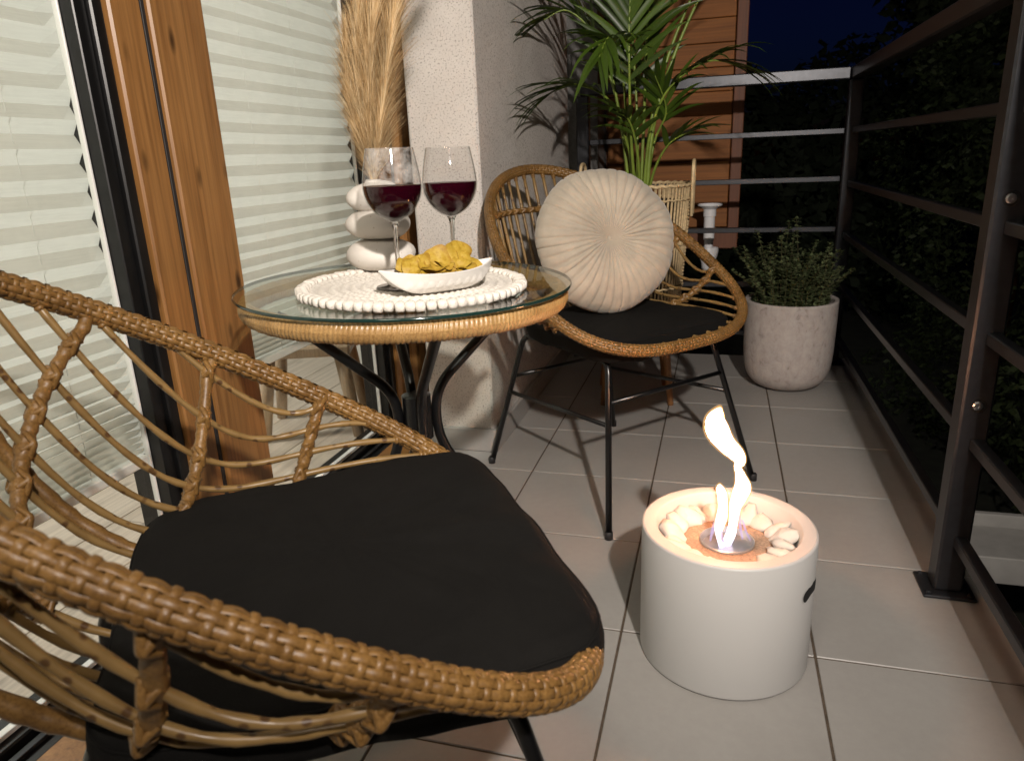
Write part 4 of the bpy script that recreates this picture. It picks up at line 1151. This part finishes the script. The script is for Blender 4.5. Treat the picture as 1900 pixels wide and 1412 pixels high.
# white stones
PEB = [pebble_mesh('white_stone', 0.024, 0.019, 0.0110, 0.95, 60+i, 'pebble', 7, 10, 0.16) for i in range(5)]
prng = random.Random(9)
spots = [a for a in (10, 30, 48, 66, 86, 106, 124, 142, 160, 180, 198, 214, 232, 250, 318, 338, 354)]
for i, dg in enumerate(spots):
    a = math.radians(dg+prng.uniform(-3, 3)); r = prng.uniform(0.088, 0.096)
    o = inst('white_stone', PEB[i % 5], None, (FPX+r*math.cos(a), FPY+r*math.sin(a), FH-0.028+prng.uniform(-0.003, 0.002)), (prng.uniform(-0.5, 0.5), prng.uniform(-0.7, 0.1), a+prng.uniform(-0.6, 0.6)), (prng.uniform(0.8, 1.2),)*3)
    tag(o, 'white decorative stone lying in the ring round the burner of the fire pit', 'stone', 'white stones in the fire pit')
# flame
def px_to(xp, yp, Y):
    d = fwd+((xp-950)/1330.288)*r2+((706-yp)/1330.288)*u2
    s = (Y-CAM.y)/d.y; return CAM+d*s, 1330.288/(s)
def tongue(lst, dy=0.0):
    q = MB(); pts = []; rad = []
    for x, y, r in lst:
        p, k = px_to(x, y, FPY+dy); pts.append(p); rad.append(r/k)
    N_ = 6; pp = catmull(pts, N_); rr = [v.x for v in catmull([(r, 0, 0) for r in rad], N_)]
    q.tube(pp, [max(0.0006, r) for r in rr], 14); return q
flame_t = thing('flame', 'tall white hot flame curling up from the fire pit', 'flame', (0, 0, 0))
tongue([(1345,1014,9),(1356,990,9),(1361,966,8),(1364,940,11),(1372,920,14),(1378,903,14),(1374,882,8),(1369,866,5.5),(1373,856,9),(1366,842,13),(1347,823,16),(1332,800,20),(1328,780,17),(1333,765,9),(1337,757,2)]).obj('flame_tongue', 'flame', flame_t)
tongue([(1340,1014,6),(1334,1000,4),(1334,980,8),(1339,960,10),(1341,941,8.5),(1340,920,9),(1336,906,6),(1335,900,2)], -0.012).obj('flame_tongue', 'flame', flame_t)
glow_a = [(1362,968,10),(1364,942,14),(1372,921,17),(1378,903,17),(1374,882,11),(1369,866,8.5),(1373,856,12),(1366,842,16.5),(1347,823,20),(1331,800,24),(1327,780,21),(1332,764,13),(1337,752,3)]
tongue(glow_a).obj('flame_glow', 'glow', flame_t)
tongue([(1334,980,10),(1339,960,13),(1341,941,11.5),(1340,920,12),(1336,905,9),(1335,896,3)], -0.012).obj('flame_glow', 'glow', flame_t)
for lst, dy in (([(1378,1000,1.5),(1374,980,2.5),(1371,955,3),(1370,930,2)], 0.006), ([(1318,1003,1.5),(1322,985,3),(1330,962,3),(1336,945,2)], 0.0),
                ([(1392,1002,1),(1384,985,2),(1378,965,2)], -0.005), ([(1342,1005,1.5),(1338,985,2.2),(1336,965,2)], -0.02)):
    tongue(lst, dy).obj('flame_wisp', 'wisp', flame_t)

# ------------------------------------------------------------------ basket and palm
BKX, BKY = -0.270, 2.52
bk = thing('bamboo_basket', 'tall bamboo stick basket on wooden legs behind the far chair', 'basket', (BKX, BKY, 0))
BR0, BR1, BZ0, BZ1 = 0.150, 0.178, 0.36, 0.742
sm = MB(); sm.tube([(0, 0, 0), (0, 0, 1)], 0.0035, 6); SM = sm.mesh('stick', 'bamboo')
ns = 72
for k in range(ns):
    a = 2*PI*k/ns; p0 = Vector((BR0*math.cos(a), BR0*math.sin(a), BZ0)); p1 = Vector((BR1*math.cos(a), BR1*math.sin(a), BZ1)); d = p1-p0
    o = inst('stick', SM, bk, p0, scale=(U(0.85, 1.15), U(0.85, 1.15), d.length)); o.rotation_euler = d.to_track_quat('Z', 'Y').to_euler()
for z in (BZ1, BZ1-0.045, BZ1-0.19, BZ0+0.05, BZ0):
    f = (z-BZ0)/(BZ1-BZ0); R = BR0+(BR1-BR0)*f
    q = MB(); q.tube([((R+0.004+0.002*math.sin(k*PI))*math.cos(2*PI*k/72), (R+0.004)*math.sin(2*PI*k/72), z+0.002*math.cos(k*PI)) for k in range(72)], 0.0055 if z in (BZ1, BZ0) else 0.0032, 7, closed=True); q.obj('hoop', 'bamboo', bk)
# knotted seam down the right side
q = MB()
for k in range(34):
    z = BZ0+0.01+(BZ1-BZ0-0.02)*k/33; f = (z-BZ0)/(BZ1-BZ0); R = BR0+(BR1-BR0)*f+0.004; a = math.radians(-14)
    for m in range(3): pass
    q.tube([(R*math.cos(a)-0.003, R*math.sin(a), z), (R*math.cos(a)+0.006, R*math.sin(a), z+0.003), (R*math.cos(a)-0.003, R*math.sin(a)+0.002, z+0.006)], 0.0022, 6)
o = q.obj('knotted_seam', 'bamboo', bk); o['kind'] = 'stuff'
for sx in (-1, 1):
    R = BR1+0.006; ang = math.radians(0 if sx > 0 else 180)
    cx_, cy_ = R*math.cos(ang), R*math.sin(ang)
    q = MB(); q.tube(fillet([(cx_-0.002*sx, cy_-0.055, BZ1-0.10), (cx_, cy_-0.050, BZ1+0.075), (cx_, cy_+0.050, BZ1+0.075), (cx_-0.002*sx, cy_+0.055, BZ1-0.10)], 0.05, 8), 0.0055, 9); q.obj('handle', 'bamboo', bk)
for k in range(4):
    a = PI/4+PI/2*k+0.16; d = Vector((math.cos(a), math.sin(a), 0))
    q = MB(); q.tube([d*0.165+Vector((0, 0, 0.001)), d*0.118+Vector((0, 0, 0.37))], [0.0105, 0.0155], 12); q.obj('leg', 'leg_wood', bk)
q = MB(); q.lathe([(0.0005, BZ0+0.006), (BR0-0.004, BZ0+0.006)], 40); q.obj('base', 'bamboo', bk, False)
q = MB(); q.lathe([(0.11, BZ0+0.01), (0.135, BZ1-0.06), (0.145, BZ1-0.05), (0.138, BZ1-0.052), (0.132, BZ1-0.075), (0.0005, BZ1-0.072)], 32, cap0=True)
pot = q.obj('pot', 'soil', None); pot.location = (BKX, BKY, 0); tag(pot, 'dark nursery pot of soil inside the bamboo basket', 'plant pot')

palm = thing('palm', 'leafy green palm with long arching fronds growing from the bamboo basket', 'palm', (BKX, BKY, BZ1-0.07))
prg = random.Random(3)
def leaflet_mesh(p, d, nrm, L, W, droop, seg=7):
    """narrow folded leaflet starting at p towards d"""
    q = MB(); rows = []; side = d.cross(nrm).normalized(); pos = Vector(p); dirv = Vector(d)
    for i in range(seg+1):
        x = i/seg; wd = W*(math.sin(PI*min(1, (0.10+0.90*x)**0.62))**0.8) if x < 1 else 0.0002
        nn = side.cross(dirv).normalized()
        rows.append([pos-side*wd+nn*wd*0.35, pos, pos+side*wd+nn*wd*0.35])
        pos = pos+dirv*(L/seg); dirv = (dirv+Vector((0, 0, -droop*(0.3+1.4*x)/seg))).normalized()
    q.grid(rows); return q
def frond(path, f0, n, L, W=0.0098, droop=0.6, stem_r=0.006, spread=0.9, seed=0, fl=0.0):
    rr = random.Random(seed); cv = catmull(path, 16); m = len(cv)
    q = MB(); q.tube(cv, [stem_r*(1-0.75*i/m) for i in range(m)], 8); fo = q.obj('frond', 'palm_stem', palm)
    for k in range(n):
        for s in (-1, 1):
            f = f0+(1-f0)*(k+0.5*(s > 0)*0.8)/n; i = min(m-2, int(f*(m-1))); p = cv[i]; t = (cv[i+1]-cv[i]).normalized()
            up = Vector((0, 0, 1)); sd = t.cross(up)
            if sd.length < 0.25: sd = t.cross(Vector((rr.uniform(-.2,.2), -1, 0.2)))
            sd.normalize(); nn = sd.cross(t).normalized()
            g = (f-f0)/(1-f0); open_ = spread*(1-0.62*g)
            d = (t*(0.75+0.5*g)+sd*s*open_+nn*rr.uniform(-0.15, 0.30)+Vector((0, 0, fl))).normalized()
            LL = L*(0.62+0.55*math.sin(PI*min(1, 0.18+0.75*g)))*rr.uniform(0.85, 1.12)
            leaflet_mesh(p, d, nn, LL, W*rr.uniform(0.8, 1.15), droop*rr.uniform(0.7, 1.35)).obj('leaflet', 'palm_leaf', fo)
# fronds, relative to the pot soil (x right, y away, z up)
frond([(0.01,-0.02,0), (-0.02,-0.06,0.18), (-0.07,-0.16,0.33), (-0.17,-0.22,0.38), (-0.25,-0.25,0.35)], 0.55, 9, 0.19, droop=0.9, seed=1)
frond([(-0.02,0.0,0), (-0.05,-0.02,0.25), (-0.10,-0.06,0.48), (-0.20,-0.10,0.60), (-0.28,-0.12,0.58)], 0.60, 9, 0.19, droop=1.0, seed=2)
frond([(0.00,-0.03,0), (-0.01,-0.10,0.22), (-0.01,-0.16,0.40), (-0.01,-0.17,0.56), (0.0,-0.16,0.70)], 0.48, 11, 0.20, droop=0.7, spread=1.0, seed=3)
frond([(0.02,0.0,0), (0.04,-0.02,0.22), (0.10,-0.06,0.36), (0.22,-0.09,0.43), (0.33,-0.10,0.40)], 0.52, 9, 0.19, droop=1.0, seed=4)
frond([(0.03,-0.01,0), (0.06,-0.04,0.12), (0.11,-0.08,0.20), (0.18,-0.11,0.235)], 0.62, 6, 0.13, W=0.012, droop=0.6, seed=5)
frond([(0.03,0.0,0), (0.05,-0.01,0.25), (0.11,0.0,0.46), (0.20,0.02,0.66), (0.28,0.03,0.80)], 0.80, 8, 0.22, stem_r=0.0085, seed=6)
frond([(0.02,0.02,0), (0.04,0.01,0.25), (0.09,0.02,0.46), (0.17,0.04,0.66), (0.24,0.06,0.82)], 0.78, 8, 0.22, stem_r=0.0085, seed=7)
frond([(-0.03,0.02,0), (-0.06,0.04,0.28), (-0.13,0.05,0.50), (-0.22,0.06,0.66), (-0.30,0.05,0.70)], 0.50, 10, 0.22, W=0.0118, droop=0.6, seed=8)
frond([(-0.01,0.01,0), (-0.03,-0.04,0.26), (-0.04,-0.10,0.42), (-0.06,-0.22,0.50), (-0.08,-0.30,0.44)], 0.55, 9, 0.18, droop=1.2, seed=9)
frond([(0.01,0.01,0), (0.02,0.0,0.30), (0.03,-0.04,0.52), (0.05,-0.12,0.66), (0.06,-0.22,0.68)], 0.50, 10, 0.22, W=0.0118, droop=1.0, seed=10)
frond([(0.0,0.03,0), (-0.01,0.06,0.30), (-0.03,0.08,0.55), (-0.05,0.10,0.80)], 0.42, 11, 0.22, W=0.0118, droop=0.5, seed=11)
frond([(0.01,-0.01,0), (0.01,-0.08,0.16), (-0.01,-0.16,0.27), (-0.05,-0.24,0.30)], 0.50, 7, 0.15, droop=0.9, seed=12)
frond([(0.02,0.01,0), (0.05,0.03,0.20), (0.09,0.0,0.30), (0.06,-0.08,0.40)], 0.55, 7, 0.16, droop=0.6, seed=13)
for k in range(6):
    a = prg.uniform(0, 6.28); q = MB(); q.tube([(0.025*math.cos(a), 0.025*math.sin(a), -0.01), (0.03*math.cos(a), 0.03*math.sin(a), prg.uniform(0.08, 0.16))], [0.008, 0.005], 7); q.obj('cut_stalk', 'palm_stem', palm)

# ------------------------------------------------------------------ planter and shrub
PX_, PY_ = 0.262, 2.715
pt_ = thing('planter', 'pale concrete round planter by the railing', 'planter', (PX_, PY_, 0))
prof = [(0.060, 0.002), (0.085, 0.004), (0.112, 0.016), (0.135, 0.040), (0.148, 0.075), (0.154, 0.130), (0.1565, 0.22), (0.1575, 0.318), (0.155, 0.324), (0.148, 0.325), (0.143, 0.320), (0.142, 0.285)]
q = MB(); q.lathe([(v.x, v.z) for v in catmull([(r, 0, z) for r, z in prof], 3)], 56, cap0=True); q.obj('pot', 'concrete', pt_)
q = MB(); q.lathe([(0.143, 0.296), (0.07, 0.302), (0.0005, 0.304)], 32); q.obj('soil', 'soil', pt_)
sh = thing('shrub', 'small leafed green shrub growing in the concrete planter', 'shrub', (PX_, PY_, 0.30))
hr = random.Random(17)
for k in range(84):
    a = hr.uniform(0, 6.28); r0 = 0.125*math.sqrt(hr.random()); bx_, by_ = r0*math.cos(a), r0*math.sin(a)
    hgt = hr.uniform(0.10, 0.20)*(1.15-0.9*r0)
    if k in (3, 9, 14, 21, 30, 36): hgt = hr.uniform(0.24, 0.30)
    lean = 0.72
    tip = Vector((bx_+bx_*lean+hr.uniform(-0.03, 0.03), by_+by_*lean+hr.uniform(-0.03, 0.03), hgt))
    if k == 36: tip.x += 0.10
    pth = catmull([(bx_, by_, 0), (bx_*1.15+hr.uniform(-0.01, 0.01), by_*1.15, hgt*0.5), tip], 8)
    q = MB(); q.tube(pth, [0.0017*(1-0.6*i/len(pth)) for i in range(len(pth))], 5); so = q.obj('stem', 'herb_stem', sh)
    lv = MB(); nl = int(hgt*230)
    for i in range(nl):
        f = (i+0.5)/nl*0.97+0.03; p = pth[min(len(pth)-1, int(f*len(pth)))]
        for s in (0, 1):
            ang = i*1.57+s*PI+hr.uniform(-0.5, 0.5); d = Vector((math.cos(ang), math.sin(ang), hr.uniform(-0.1, 0.8))).normalized(); sd = d.cross(Vector((0, 0, 1))).normalized(); L = hr.uniform(0.014, 0.026)*(1.2-0.5*f)
            p0 = p+Vector((hr.uniform(-0.004, 0.004), hr.uniform(-0.004, 0.004), 0))
            lv.add([p0, p0+d*L*0.5+sd*L*0.36, p0+d*L, p0+d*L*0.5-sd*L*0.36], [(0, 1, 2, 3)])
    o = lv.obj('leaves', 'herb_leaf', so, False); o['kind'] = 'stuff'
